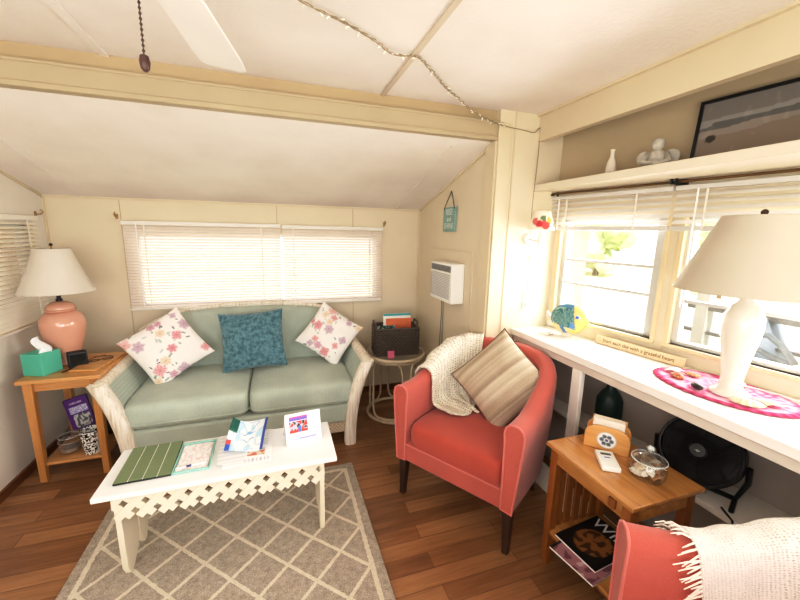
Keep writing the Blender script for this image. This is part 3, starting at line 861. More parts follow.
bw = thing('bowl', 'dark woven bowl at the back of the end table lower shelf', 'bowl', (-1.125, 2.78, .115))
MB().lathe([(.03,0),(.055,.02),(.068,.06),(.072,.11),(.068,.11),(.06,.06),(.045,.025),(.001,.02)], 32).build('bowl_body', wicker('dark_wicker', S(50,38,28), S(92,74,56), 90), bw, smooth=60)
MB().tube([(.07*cos(a), .0, .11+.07*sin(a)) for a in [pi*i/16 for i in range(17)]], .004, 6).build('bowl_handle', M_dkcord, bw)

# ------------------------------------------------------------------ rattan side table with basket
rt_ = thing('rattan_table', 'round rattan side table with looped base between sofa and coral chair', 'side table', (.885, 2.73, 0))
ZR = .53; rr = .235
MB().lathe([(.001,ZR-.012),(rr-.005,ZR-.012),(rr-.005,ZR),(.001,ZR)], 40).build('tabletop', pm('smoky_glass_top', S(150,140,122), .15, .1), rt_)
MB().tube([(rr*cos(a), rr*sin(a), ZR-.006) for a in [2*pi*i/48 for i in range(48)]], .013, 8, True).build('top_rim', M_rattan2, rt_)
MB().tube([(rr*.92*cos(a), rr*.92*sin(a), ZR-.034) for a in [2*pi*i/48 for i in range(48)]], .010, 8, True).build('lower_rim', M_rattan2, rt_)
MB().tube([(rr*.95*cos(a), rr*.95*sin(a), .014) for a in [2*pi*i/48 for i in range(48)]], .013, 8, True).build('foot_ring', M_rattan2, rt_)
for i in range(4):
    a0 = pi/4 + i*pi/2 + .15; R0 = rr*.9; da = .62
    pts = []
    for t in range(33):
        q = 2*pi*t/32; ex = 5
        cx = (1 if cos(q) >= 0 else -1)*abs(cos(q))**(2/ex); cz = (1 if sin(q) >= 0 else -1)*abs(sin(q))**(2/ex)
        aa = a0 + da*cx; pts.append((R0*cos(aa), R0*sin(aa), .265+.235*cz))
    MB().tube(pts[:-1], .0085, 7, True).build('loop_frame', M_rattan2, rt_)
bs = thing('wicker_basket', 'dark grey wicker basket with corner posts on the rattan table', 'basket', (.885, 2.745, ZR), radians(-4))
def basket_body(hx, hy, h, t):
    m = MB()
    m.box(-hx,hx,-hy,-hy+t,0,h).box(-hx,hx,hy-t,hy,0,h).box(-hx,-hx+t,-hy,hy,0,h).box(hx-t,hx,-hy,hy,0,h).box(-hx,hx,-hy,hy,0,t)
    for i in range(int(h/.016)):
        z = .008 + .016*i
        m.box(-hx-.003,hx+.003,-hy-.003,hy+.003,z,z+.008)
    return m
m = MB(); hx, hy, h_ = .168, .112, .215
for i in range(14):
    z = .008 + .0155*i
    for sg in (-1, 1):
        m.tube([(-hx + 2*hx*q/48, sg*hy + .004*sin(q*pi/2 + (i % 2)*pi), z) for q in range(49)], .0082, 5)
        m.tube([(sg*hx + .004*sin(q*pi/2 + (i % 2)*pi), -hy + 2*hy*q/28, z) for q in range(29)], .0082, 5)
m.box(-hx,hx,-hy,hy,0,.008)
m.build('woven_body', M_basket, bs, smooth=180)
MB().tube([(-hx,-hy,h_),(hx,-hy,h_),(hx,hy,h_),(-hx,hy,h_)], .010, 6, True).build('basket_rim', M_basket, bs)
for sg in (-1, 1):
    MB().tube([(sg*hx,-.05,h_),(sg*(hx+.005),-.045,h_+.04),(sg*(hx+.005),.045,h_+.04),(sg*hx,.05,h_)], .009, 6).build('basket_handle', M_basket, bs)
def bk_cover(c, band, n_):
    def f(u, v):
        k_ = c
        if .30 < v < .62 and .12 < u < .88: k_ = band if noise.noise(V((u*16, v*11, n_))) > -.05 else mul(c, .7)
        return k_
    return f
for i, (lbl, x, y, w, h, c, bd) in enumerate((('book with a teal top edge standing at the back of the wicker basket', .03, .05, .23, .29, S(74,160,168), S(230,230,220)), ('white covered book standing between teal and orange books in the basket', .025, .032, .23, .275, S(238,234,226), S(210,210,205)), ('orange book standing in front of the white book in the wicker basket', .035, .014, .215, .26, S(206,112,72), S(236,214,190)))):
    b = thing('book', lbl, 'book', (0,0,0), 0); b.matrix_world = T(.885, 2.745, ZR+.012) @ RZ(radians(-4)) @ T(x, y, 0) @ RX(radians(-4))
    pg = MB().box(-w/2, w/2, -.005, .005, 0, h).build('pages', M_paper, b)
    paint_sheet('cover', w, h, bk_cover(c, bd, i), 40, 40, M_vc, b, T(0,-.0055,h/2) @ RX(pi/2), .001)
gm = thing('magazine', 'dark green booklet tucked in the left side of the wicker basket', 'magazine', (0,0,0)); gm.matrix_world = T(.885-.075, 2.745-.050, ZR+.012) @ RX(radians(-14))
MB().box(-.075,.075,-.004,.004,0,.215).build('pages', M_paper, gm); paint_sheet('cover', .15, .215, lambda u, v: S(46,84,70) if noise.noise(V((u*9, v*14, 2))) > -.15 else S(180,196,196), 30, 40, M_vc, gm, T(0,-.0045,.1075) @ RX(pi/2), .001)
pk = thing('note_holder', 'small clear holder with a pink card in front of the wicker basket', 'card', (.80, 2.575, ZR), radians(-8))
MB().box(-.028,.028,-.006,.012,0,.006).build('stand', M_jar, pk); MB().box(-.026,.026,-.002,.002,.002,.062).build('pink_card', M_pink, pk, bevel=.001); MB().box(-.03,.03,.003,.006,.002,.085).build('clear_back', M_jar, pk)

# ------------------------------------------------------------------ armchairs
CW, CYF, CS, CB = .322, -.325, .02, .30     # half width (centre of wall), front y, where curve starts, back y
CT = .088
def shell(u):
    """centre line of the chair wall, u 0..1 from front (-x side) around the back to the other front; returns point, outward normal, height"""
    Ls = CS - CYF; La = pi/2*(CW + (CB-CS))/2*2; tot = 2*Ls + La
    s = u*tot
    if s < Ls: p = V((-CW, CYF + s, 0)); n = V((-1,0,0))
    elif s > Ls + La: q = s - Ls - La; p = V((CW, CS - q, 0)); n = V((1,0,0))
    else:
        a = pi - pi*(s-Ls)/La
        e = 1.0
        ca, sa = cos(a), sin(a)
        ex = .82
        x = CW*(1 if ca >= 0 else -1)*abs(ca)**ex; y = CS + (CB-CS)*abs(sa)**ex
        p = V((x, y, 0)); n = V((ca/CW, sa/(CB-CS), 0)).normalized()
    t = max(0, min(1, (p.y - CYF)/(CB - CYF)))
    t = max(0, (t-.18)/.82); f = t*t*(3-2*t)
    h = .672 + .185*(.15*t + .85*f)
    return p, n, h
def section(u, off=0.0):
    """loop outer-bottom -> over the top -> inner-bottom"""
    p, n, h = shell(u); t = CT/2 + off
    pr = [(t-.028, .235), (t-.014, .40), (t-.002, .55), (t+.002, h-.045), (t*.86, h-.016+off*.6), (t*.45, h-.002+off), (0, h+off), (-t*.45, h-.002+off), (-t*.86, h-.016+off*.6), (-t, h-.045), (-t+.004, .55), (-t+.006, .42)]
    return [p + n*a + V((0,0,z)) for a, z in pr]
def make_chair(label, loc, rz, group=None):
    r = thing('tub_armchair', label, 'armchair', loc, rz, group)
    m = MB(); N = 64
    R = [section(i/N) + [section(i/N)[-1] + V((0,0,-.18))] for i in range(N+1)]
    shl = m.rings(R).build('arm_and_back_shell', M_coral, r, smooth=55)
    # front rail & seat
    MB().box(-CW+.03, CW-.03, CYF+.004, CS+.24, .235, .34).build('seat_rail', M_coral, r, bevel=.006)
    s = MB(); R = roundbox(CW-.036, .305, .075, 10, (0, -.014, .385), 48, 14, .022); s.rings(R).build('seat_cushion', M_coralseat, r, smooth=180, sub=1)
    for sg, u in ((-1, 0), (1, 1)):
        loop = section(u); loop = [q + V((0,-.002,0)) for q in loop] + [loop[-1] + V((0,-.002,-.18))]
        pth = []
        for q in loop: pth.append(q)
        MB().tube(pth, .005, 6, True).build('piping', M_pipe, shl)
    MB().tube([(-CW+.04, CYF, .338), (CW-.04, CYF, .338)], .004, 6).build('seat_piping', M_pipe, r)
    for sx in (-1, 1):
        for y in (CYF+.035, CB-.09):
            k_ = .0 if y < 0 else .06
            MB().taper((sx*(CW-.008-k_), y + (-.006 if y < 0 else .02), 0), .030, .030, (sx*(CW-.012-k_), y, .245), .048, .048).build('leg', M_dkleg, r, bevel=.004)
    return r
C1 = ((1.058, 1.672, 0), radians(-57.6)); C2 = ((1.02, .212, 0), radians(-124))
make_chair('coral tub armchair with striped pillow, between the rattan table and honey oak table', *C1)
make_chair('coral tub armchair in the front right corner with a fringed throw over its arm', *C2)

def add_uv(o, nu, nv):
    me = o.data; uv = me.uv_layers.new(name='UVMap'); w = nu+1
    for lp_ in me.loops:
        i = lp_.vertex_index; uv.data[lp_.index].uv = ((i % w)/nu, (i // w)/nv)
def sect_path(u, off, outer, seat):
    """polyline on chair surface from outside hang, over the top, down the inside, onto the seat"""
    p, n, h = shell(u); t = CT/2 + off
    pts = []
    for z in (h-outer, h-outer*.6, h-.05): pts.append((t, z))
    pts += [(t*.88, h-.012+off*.5), (t*.45, h+off*.9), (0, h+off*1.1), (-t*.45, h+off*.9), (-t*.88, h-.012+off*.5)]
    for z in (h-.05, .60, .535): pts.append((-t, z))
    pts += [(-t-.012, .487+off), (-t-.04, .474+off)]
    pts += [(-t-.04-seat*.5, .474+off+.004), (-t-.04-seat, .472+off)]
    P = [p + n*a + V((0,0,z)) for a, z in pts]
    return P
def resample(P, m):
    d = [0]
    for a, b in zip(P, P[1:]): d.append(d[-1] + (b-a).length)
    out = []
    for i in range(m+1):
        s = d[-1]*i/m; j = 0
        while j < len(d)-2 and d[j+1] < s: j += 1
        t = (s-d[j])/max(1e-9, d[j+1]-d[j]); out.append(P[j].lerp(P[j+1], t))
    return out
# cream knitted throw on chair one
kt = thing('knit_throw', 'cream knitted throw draped over the left arm and seat of the pillow armchair', 'throw', *C1)
NU, NV = 60, 80
cols_ = []
for i in range(NU+1):
    t = i/NU; u = .13 + .30*t
    seat = .10 + .10*sin(pi*min(1, t*1.1)) + .03*sin(t*14)
    P = resample(sect_path(u, .014 + .008*(.5+.5*sin(t*25+1)), .10 + .05*t, seat), NV)
    cols_.append(P)
m = MB()
def kf(u, v):
    q = cols_[round(u*NU)][round(v*NV)]
    w = .006*noise.noise(q*14) + .004*noise.noise(q*30)
    return q + V((0, -.02*max(0, v-.8)*5*.4, 0)) + V((0,0,1))*abs(w)*1.3 + shell(.13+.30*u)[1]*(-abs(w)*.8 if v > .5 else abs(w)*.8)
m.grid(kf, NU, NV)
o = m.build('knit_cloth', M_knit, kt, smooth=180, fix=False, solid=.007, solid_off=1); add_uv(o, NU, NV)
# striped pillow on chair one
k = NT('striped_taupe_linen'); tc = k.n('ShaderNodeTexCoord'); sx = k.n('ShaderNodeSeparateXYZ'); k.l(tc.outputs['Object'], sx.inputs[0])
wv = k.n('ShaderNodeTexNoise'); wv.noise_dimensions = '1D'; k.l(sx.outputs[0], wv.inputs['W']); wv.inputs['Scale'].default_value = 26; wv.inputs['Detail'].default_value = 3
fine = k.noise(tc.outputs['Object'], 260, 2)
f = k.math('ADD', k.math('MULTIPLY', wv.outputs['Fac'], .75), k.math('MULTIPLY', fine, .25))
k.bump(fine, .25, .003)
M_stripe = k.set(k.ramp(f, [(.32, S(146,128,110)), (.5, S(184,168,146)), (.62, S(200,186,166)), (.75, S(216,204,186))]), .85, spec=.15)
M_welt = pm('brown_welt', S(96,62,48), .7, .1)
def chairM(c): return T(*c[0]) @ RZ(c[1])
pmx = chairM(C1) @ T(.072, .078, .688) @ RZ(radians(6)) @ RX(pi/2 - radians(22)) @ RZ(radians(-39))
cushion('throw_pillow', 'taupe striped square pillow with dark piping on the coral armchair', (.42,.42), .095, pmx, M_stripe, None, 60, welt=M_welt)

# woven throw with fringe on chair two
t2 = thing('fringed_throw', 'off white woven throw with fringe over the arm of the front right armchair', 'throw', *C2)
NU, NV = 60, 60
ub = .070
def u_of(t, v):   # front edge slants: further back at the bottom
    return ub + .030*v*1.7 + t*(.34 - ub)
cols_ = []
for i in range(NU+1):
    t = i/NU; row = []
    for j in range(NV+1):
        v = j/NV; u = u_of(t, v)
        P = resample(sect_path(u, .010 + .003*sin(t*30+v*3), .12, .06)[0:13], 40)
        x = v*40; a = int(min(39, x)); row.append(P[a].lerp(P[a+1], x-a))
    cols_.append(row)
m = MB(); m.grid(lambda u, v: cols_[round(u*NU)][round(v*NV)] + V((0,0,.003*abs(noise.noise(V((u*9, v*9, 3)))))), NU, NV)
o = m.build('throw_cloth', M_throw2, t2, smooth=180, fix=False, solid=.005, solid_off=1); add_uv(o, NU, NV)
m = MB(); rnd = random.Random(9)
for j in range(4, NV-2, 2):
    q = cols_[0][j]; p2, n2, h2 = shell(u_of(0, j/NV))
    inn = j/NV > .45
    for s_ in range(2):
        dl = rnd.uniform(.03, .065)
        e = q + V((0, -dl*rnd.uniform(.55, .95), 0)) + V((0,0,-dl*(rnd.uniform(.3, .9) if inn else .05))) + n2*(-.006 if inn else .004)
        if not inn: e.z = max(e.z, q.z-.004)
        md = (q+e)/2 + V((0,0,.006)) - n2*.004*(1 if inn else -1)
        m.tube([q, md, e], [.0028, .0024, .0014], 5)
m.build('fringe', M_yarn, t2)

# ------------------------------------------------------------------ right end table (mission style)
TX, TY, TZ = (1.10, 1.455), (.765, 1.19), .60
rt = thing('end_table', 'honey oak mission end table with slatted side between the two coral chairs', 'side table', ((TX[0]+TX[1])/2, (TY[0]+TY[1])/2, 0))
hw, hd = (TX[1]-TX[0])/2, (TY[1]-TY[0])/2
MB().box(-hw, hw, -hd, hd, TZ-.02, TZ).build('tabletop', M_oakd, rt, bevel=.004)
MB().box(-hw+.03, hw-.03, -hd+.022, -hd+.038, TZ-.085, TZ-.02).box(-hw+.03, hw-.03, hd-.038, hd-.022, TZ-.085, TZ-.02).box(hw-.038, hw-.022, -hd+.03, hd-.03, TZ-.085, TZ-.02).box(-hw+.022, -hw+.038, -hd+.03, hd-.03, TZ-.085, TZ-.02).build('apron', M_oakd, rt); apr = [o for o in rt.children if o.name.startswith('apron')][0]
MB().box(-hw+.012, -hw+.023, -.135, -.105, TZ-.072, TZ-.035).build('drawer_pull', M_oakdv, apr, bevel=.003)
for sx in (-1, 1):
    for sy in (-1, 1):
        MB().box(sx*(hw-.035)-.018, sx*(hw-.035)+.018, sy*(hd-.035)-.018, sy*(hd-.035)+.018, 0, TZ-.02).build('leg', M_oakdv, rt, bevel=.002)
m = MB()
for y in (hd-.035,):
    for i in range(4):
        x = -hw+.085 + i*.058
for sx in (-1, 1):
    MB().box(sx*(hw-.035)-.008, sx*(hw-.035)+.008, -hd+.05, hd-.05, .150, .180).build('lower_rail', M_oakdv, rt)
for i in range(5):
    x = -hw+.078 + i*.05
    MB().box(x-.017, x+.017, hd-.040, hd-.030, .18, TZ-.08).build('slat', M_oakdv, rt)
MB().box(-hw+.022, hw-.022, -hd+.022, hd-.022, .165, .182).build('shelf', M_oakd, rt, bevel=.002)
def wild(u, v):
    c = S(22,20,20)
    d = ((u-.5)/.36)**2 + ((v-.42)/.3)**2
    if d < 1: c = S(150,96,48) if noise.noise(V((u*9, v*9, 1))) > -.1 else S(70,44,26)
    return c
mg1 = thing('magazine', 'dark wildlife magazine on the lower shelf of the honey oak table', 'magazine', (1.262, 1.015, .1905), radians(-84))
MB().box(-.10,.10,-.135,.135,0,.006).build('pages', M_paper, mg1); paint_sheet('cover', .20, .27, wild, 44, 54, M_vc, mg1, T(0,0,.0075), .001)
text('cover_lettering', 'Wild', .085, M_ltw, mg1, T(0,.095,.0078))
def pinkmag(u, v):
    c = S(170,120,128)
    n_ = noise.noise(V((u*6, v*6, 3)))
    if n_ > .2: c = S(120,74,84)
    if n_ < -.25: c = S(206,176,178)
    if v > .85 or u < .06: c = S(24,24,28)
    return c
mg2 = thing('magazine', 'rosy magazine underneath the wildlife magazine on the honey oak table', 'magazine', (1.205, .985, .1825), radians(-80))
MB().box(-.10,.10,-.135,.135,0,.006).build('pages', M_paper, mg2); paint_sheet('cover', .20, .27, pinkmag, 44, 54, M_vc, mg2, T(0,0,.0075), .001)
# coaster holder
ch = thing('napkin_holder', 'maple napkin holder with a round floral medallion on the honey oak table', 'napkin holder', (1.322, 1.078, TZ), radians(-53))
def hold(w, h, y, nm, th=.010):
    poly = []
    pts = [(-w/2, 0), (w/2, 0), (w/2, h*.55)] + [(w/2*cos(a)**.6 if cos(a) > 0 else 0, h*.55 + h*.45*sin(a)) for a in [pi/2*i/8 for i in range(1, 9)]] 
    right = pts[2:]; left = [(-x, z) for x, z in reversed(right)]
    poly = [(-w/2, 0), (w/2, 0)] + right + left[1:]
    MXZ = Matrix(((1,0,0,0),(0,0,1,0),(0,1,0,0),(0,0,0,1)))
    MB().prism(poly, y, y+th, MXZ).build(nm, M_hold, ch, bevel=.003)
hold(.17, .108, -.042, 'front_board'); hold(.17, .108, .032, 'rear_board')
MB().box(-.075,.075,-.032,.032,0,.012).build('base', M_hold, ch)
def med(u, v):
    dx, dy = u-.5, v-.5; d = sqrt(dx*dx+dy*dy); c = S(232,230,228)
    if d > .44: c = S(196,190,184)
    for i in range(6):
        a = i*pi/3; q = sqrt((dx-.24*cos(a))**2 + (dy-.24*sin(a))**2)
        if q < .10: c = S(92,94,120)
        elif q < .13: c = S(150,166,140)
    if d < .09: c = S(90,90,116)
    return c
m = MB(); cols = []
nr, na = 14, 40
vs = [(0,0,0)] + [(.037*i/nr*cos(2*pi*j/na), .037*i/nr*sin(2*pi*j/na), 0) for i in range(1, nr+1) for j in range(na)]
fs = [(0, 1+j, 1+(j+1) % na) for j in range(na)] + [(1+(i-1)*na+j, 1+i*na+j, 1+i*na+(j+1) % na, 1+(i-1)*na+(j+1) % na) for i in range(1, nr) for j in range(na)]
m.add(vs, fs, T(0,-.0432,.05) @ RX(pi/2)); cols = [med(.5+p[0]/.074, .5+p[1]/.074) for p in vs]
m.build('medallion', M_vcg, ch, fix=False, cols=cols)
npk = thing('napkin_stack', 'stack of pale napkins standing in the maple napkin holder', 'napkins', (1.322, 1.078, TZ+.013), radians(-53))
MB().box(-.060,.060,-.026,.018,0,.118).build('napkins', pm('napkin_cream', S(226,214,200), .8, .05, 30), npk, bevel=.006)
MB().box(-.066,.066,.0195,.0305,0,.112).build('divider_card', M_hold, npk, bevel=.004)
# remote thermostat
dv = thing('thermostat', 'white handheld thermostat with small grey display on the honey oak table', 'thermostat', (1.225, .985, TZ), radians(-33))
MB().box(-.034,.034,-.060,.060,0,.022).build('case', M_dev, dv, bevel=.005)
MB().box(-.019,.019,.024,.038,.0215,.0228).build('display', M_lcd, dv); MB().box(-.010,.010,.004,.010,.0215,.0226).build('blue_mark', M_blue, dv)
# glass jar of shells
sj = thing('shell_jar', 'squat lidded glass jar on the honey oak table near the fan', 'jar', (1.30, .875, TZ))
MB().lathe([(.040,0),(.052,.004),(.060,.022),(.060,.045),(.050,.068),(.047,.074)], 36).build('jar_body', M_jar, sj, smooth=60, solid=.0025)
MB().lathe([(.056,.074),(.058,.078),(.052,.086),(.035,.094),(.016,.099),(.010,.103),(.012,.109),(.018,.116),(.016,.125),(.008,.130),(.001,.131)], 36).build('jar_lid', M_jar, sj, smooth=60, solid=.002)
M_rimg = pm('glass_glint', S(214,220,220), .1, .05, spec=.8)  # pale grey imitates the bright glints along glass edges
def ringt(r, z, t, nm, par): MB().tube([(r*cos(a), r*sin(a), z) for a in [2*pi*i/40 for i in range(40)]], t, 6, True).build(nm, M_rimg, par)
ringt(.058,.077,.002,'lid_rim',sj); ringt(.048,.0715,.0014,'jar_neck',sj); ringt(.0515,.103,.0018,'lid_rim',gj); ringt(.053,.072,.0012,'jar_shoulder',gj)
MB().sphere((0,0,.121), .012, .012, .009, 14, 8).build('lid_knob', M_rimg, sj, smooth=180)
rnd = random.Random(5)
M_sh = [pm('shell_cream', S(226,208,176), .45, .1, 40), pm('shell_white', S(238,230,218), .45, .06, 40), pm('shell_tan', S(188,140,100), .45, .15, 40)]
def shell_mesh(r, s=1.0):
    """scallop fan: ribs radiating from hinge"""
    m = MB()
    def f(u, v):
        a = -1.15 + 2.3*u; rad = s*v*(1 + .03*cos(a*16))
        return (rad*sin(a), rad*cos(a) - s*.5, s*(.30*sin(pi*min(1, v*.98))*(cos(a)**.7 if cos(a) > 0 else 0) + .02*cos(a*16)*v))
    m.grid(f, 36, 10); return m
for i in range(14):
    a = i*2.4; q = rnd.uniform(.012, .034); z = .012 + .0036*i
    s = shell_mesh(0, rnd.uniform(.028, .036))
    tag(s.build('seashell', M_sh[i % 3], None, smooth=180, fix=False, solid=.0015, loc=(1.30+q*cos(a), .875+q*sin(a), TZ+z), rot=(rnd.uniform(-.6,.6), rnd.uniform(-.6,.6), a)), 'small seashell heaped inside the squat glass jar on the honey oak table', 'shell', 'seashells inside the glass jar')

# ------------------------------------------------------------------ fan under the counter
fn = thing('electric_fan', 'black round floor fan on the cubby shelf under the counter', 'fan', (1.672, .925, .44), radians(-70))
FC = V((0, 0, .172)); FR = .138
Mf = T(0, 0, .172) @ RX(radians(-22))    # tilt up; front faces local -y
m = MB(); m.tube([(FR*cos(a), .035*(1 if True else 1), FR*sin(a)) for a in [2*pi*i/48 for i in range(48)]], .010, 8, True, Mf)
m.tube([(FR*cos(a), -.03, FR*sin(a)) for a in [2*pi*i/48 for i in range(48)]], .006, 8, True, Mf); m.build('ring', M_black, fn)
m = MB()
for i in range(90):
    a = 2*pi*i/90
    m.tube([(.03*cos(a), -.052, .03*sin(a)), (.09*cos(a+.15), -.05, .09*sin(a+.15)), (FR*cos(a+.25), -.03, FR*sin(a+.25))], .0013, 4, False, Mf)
for rr_ in (.06, .09, .12): m.tube([(rr_*cos(a), -.05+.0*rr_, rr_*sin(a)) for a in [2*pi*i/40 for i in range(40)]], .0014, 4, True, Mf)
m.build('grille', M_blackm, fn)
MB().lathe([(.001,-.0585),(.026,-.058),(.034,-.052),(.034,-.046)], 28, Mf @ RX(pi/2) @ Matrix.Scale(-1, 4, (0,0,1))).build('badge_cap', M_black, fn)
m = MB()
for i in range(3):
    a0 = 2*pi*i/3
    m.grid(lambda u, v, a0=a0: ((.03+.105*u)*cos(a0+(v-.5)*1.5*(.5+.5*u)), .012*(v-.5)*2, (.03+.105*u)*sin(a0+(v-.5)*1.5*(.5+.5*u))), 10, 8, Mf)
m.build('fan_blade', pm('fan_blade_grey', S(40,40,42), .4), fn, fix=False, solid=.002)
MB().lathe([(.001,.0),(FR-.004,.0),(FR-.004,.006),(.001,.006)], 48, Mf @ T(0,.032,0) @ RX(-pi/2)).build('rear_screen', M_blackm, fn)
MB().lathe([(.03,-.03),(.045,.03),(.05,.06),(.03,.085)], 24, Mf @ RX(-pi/2)).build('motor_housing', M_black, fn)
text('badge_lettering', '-o-', .018, M_ltw, fn, Mf @ T(0,-.0592,0) @ RX(pi/2))
pts = [(-FR-.018, .0, .172), (-FR-.02, .02, .10), (-.13, .03, .008), (0, .03, .008), (.13, .03, .008), (FR+.02, .02, .10), (FR+.018, 0, .172)]
MB().tube(pts, .011, 8).build('stand', M_black, fn)
for sg in (-1, 1): MB().tube([(sg*.13, .03, .008), (sg*.135, -.075, .008)], .009, 8).build('foot', M_black, fn)
fc = MB().tube([(1.64,.80,.445),(1.60,.74,.445),(1.57,.72,.44),(1.555,.71,.30),(1.56,.68,.10),(1.6,.62,.012),(1.68,.5,.012)], .004, 6).build('fan_cord', M_black, None); tag(fc, 'black power cord curling down from the floor fan under the counter', 'cord')
# dark green bottle-like item in cubby
gb = thing('bottle', 'dark green bottle in the shadow of the counter cubby behind the napkin holder', 'bottle', (1.72, 1.42, .44))
M_bag = pm('bottle_green', S(30,52,46), .4, .2, 8)
MB().lathe([(.05,0),(.065,.01),(.068,.10),(.066,.17),(.045,.21),(.024,.235),(.022,.27)], 28).build('bottle_body', M_bag, gb, smooth=60); MB().lathe([(.026,.268),(.026,.30),(.001,.302)], 20).build('bottle_cap', M_black, gb)

# ------------------------------------------------------------------ on the counter
ZK = .90
# woven oval placemat
def matmesh():
    m = MB(); na, nr = 72, 14
    cols = []
    a_, b_ = .165, .245
    rnd = random.Random(2)
    vs = [(0,0,.004)]
    for i in range(1, nr+1):
        for j in range(na):
            t = i/nr; sc = 1 + (.012*cos(j*pi) if i == nr else 0)
            z = .004 + (.0015 if i % 2 else 0) + (.002 if i >= nr-1 else 0) - (.004 if i == nr else 0)
            a = 2*pi*j/na; vs.append((a_*t*cos(a)*sc, b_*t*sin(a)*sc, z))
    fs = [(0, 1+j, 1+(j+1) % na) for j in range(na)] + [(1+(i-1)*na+j, 1+i*na+j, 1+i*na+(j+1) % na, 1+(i-1)*na+(j+1) % na) for i in range(1, nr) for j in range(na)]
    m.add(vs, fs)
    c = [S(238,190,204)]
    for i in range(1, nr+1):
        for j in range(na):
            q = S(236,176,194) if rnd.random() > .45 else S(206,96,136)
            if i >= nr-1: q = S(176,54,96) if (j % 2) else S(206,98,134)
            c.append(q)
    return m, c
m, c = matmesh()
pmt = m.build('placemat', M_vcf, None, fix=False, cols=c, smooth=180, loc=(1.672, .895, ZK+.003), rot=(0,0,radians(6)), solid=.003, solid_off=-1)
tag(pmt, 'pink woven oval placemat under the cream lamp on the counter', 'placemat')
ZM = ZK + .0105
rl_ = thing('table_lamp', 'cream ceramic lamp with wide cream cone shade on the pink placemat', 'lamp', (1.640, .850, ZM))
MB().lathe([(.062,0),(.064,.006),(.058,.014),(.040,.026),(.034,.045),(.036,.08),(.045,.15),(.056,.22),(.061,.27),(.058,.31),(.042,.345),(.026,.36),(.022,.372),(.022,.40)], 40).build('lamp_body', M_cream, rl_, smooth=60)
m = MB(); R = []
for r, z in [(.227,.398),(.226,.402),(.114,.668),(.113,.672)]: R.append([V((r*cos(2*pi*j/64), r*sin(2*pi*j/64), z)) for j in range(64)])
rsh = m.rings(R, cap=False).build('lamp_shade', M_shadeR, rl_, smooth=60, solid=.003)
MB().lathe([(.005,.38),(.005,.68)], 8).build('harp_rod', M_brass, rl_); MB().sphere((0,0,.684), .011, nu=12, nv=8).build('finial', M_dkcord, rsh)
MB().tube([(.06*cos(a)*0+.114*cos(a)*q, .114*sin(a)*q, .664) for a, q in ((0,1),(0,0),(2.1,1),(2.1,0),(4.2,1))], .002, 5).build('spider', M_brass, rsh)
crd = MB().tube([(1.712,.872,ZM+.006),(1.75,.90,ZM+.005),(1.80,.84,ZK+.012),(1.835,.70,ZK+.006),(1.88,.55,ZK+.006),(1.92,.4,ZK+.006)], .003, 6).build('lamp_cord', M_dev, None); tag(crd, 'white lamp cord trailing across the counter behind the cream lamp', 'cord')
def scallop(lbl, loc, rz, s, mat, tilt=(0,0)):
    o = shell_mesh(0, s).build('seashell', mat, None, smooth=180, fix=False, solid=.002, loc=loc, rot=(tilt[0], tilt[1], rz)); tag(o, lbl, 'shell'); return o
M_shb = pm('shell_brown', S(176,104,66), .4, .25, 30)
scallop('brown fan seashell on the left end of the pink placemat', (1.615, 1.025, ZM+.003), .9, .05, M_shb)
scallop('white fan seashell behind the brown shell on the pink placemat', (1.665, 1.075, ZM+.003), -.4, .048, M_sh[1])
scallop('tan seashell between the white shell and the cream lamp on the placemat', (1.69, 1.015, ZM+.003), 1.9, .036, M_sh[2])
scallop('large pale seashell right of the cream lamp base, near the counter edge', (1.592, .765, ZM+.003), 2.2, .056, M_sh[0])
scallop('white seashell behind the lamp base on the right half of the placemat', (1.765, .885, ZM+.002), .3, .045, M_sh[1])
scallop('cream seashell just right of the large pale shell on the placemat', (1.665, .742, ZM+.003), -1.2, .048, M_sh[0])
o = MB().sphere((0,0,.012), .015, .028, .012, 20, 12).build('mussel_shell', M_stone, None, smooth=180, loc=(1.56, .915, ZM-.001), rot=(0,0,radians(-20))); tag(o, 'dark mussel shell in front of the cream lamp base', 'shell')
# wooden plaque (ruler shaped) leaning on the wall
pq = thing('wooden_plaque', 'long narrow wooden plaque with brown lettering leaning under the windows', 'plaque', W(.622, -.052, ZK), TH)
Mp = RX(radians(-10))
MB().box(-.222, .222, -.006, .006, .0015, .047, Mp).build('plaque_board', M_ruler, pq, bevel=.002)
text('plaque_lettering', 'Start each day with a grateful heart', .0255, M_ink, pq, Mp @ T(0,-.0065,.0245) @ RX(pi/2))
# fish
fs_ = thing('fish_figurine', 'round ceramic fish with teal scales and yellow face on the counter', 'figurine', (1.645, 1.705, ZK), radians(-63))
def fishcol(x, z):
    c = S(232,206,120)
    if x < .046 - .16*z and z > -.048 - .18*x:
        c = S(62,112,116)
        gx = (x*110 + z*55) % 1; gz = (z*110 - x*55) % 1
        if gx < .22 or gz < .22: c = S(132,166,160)
        if z > .070: c = S(84,130,160)
    elif x < .03:
        c = S(228,208,150)
        if abs((x+.02) + .6*(z+.06)) < .012: c = S(94,138,188)
    if abs(x-.032) < .012 and -.05 < z < -.018: c = S(84,132,190)
    if (x-.058)**2 + (z-.022)**2 < .0105**2: c = S(50,110,200)
    if (x-.058)**2 + (z-.022)**2 < .005**2: c = S(20,40,90)
    return c
m = MB(); na, nr = 64, 22; cols = []
FRX, FRZ = .105, .092
def outline(a):
    r = 1.0
    if abs(a) < .45: r *= 1 + .14*(1-abs(a)/.45)**1.5      # snout
    return FRX*r*cos(a), FRZ*r*sin(a)
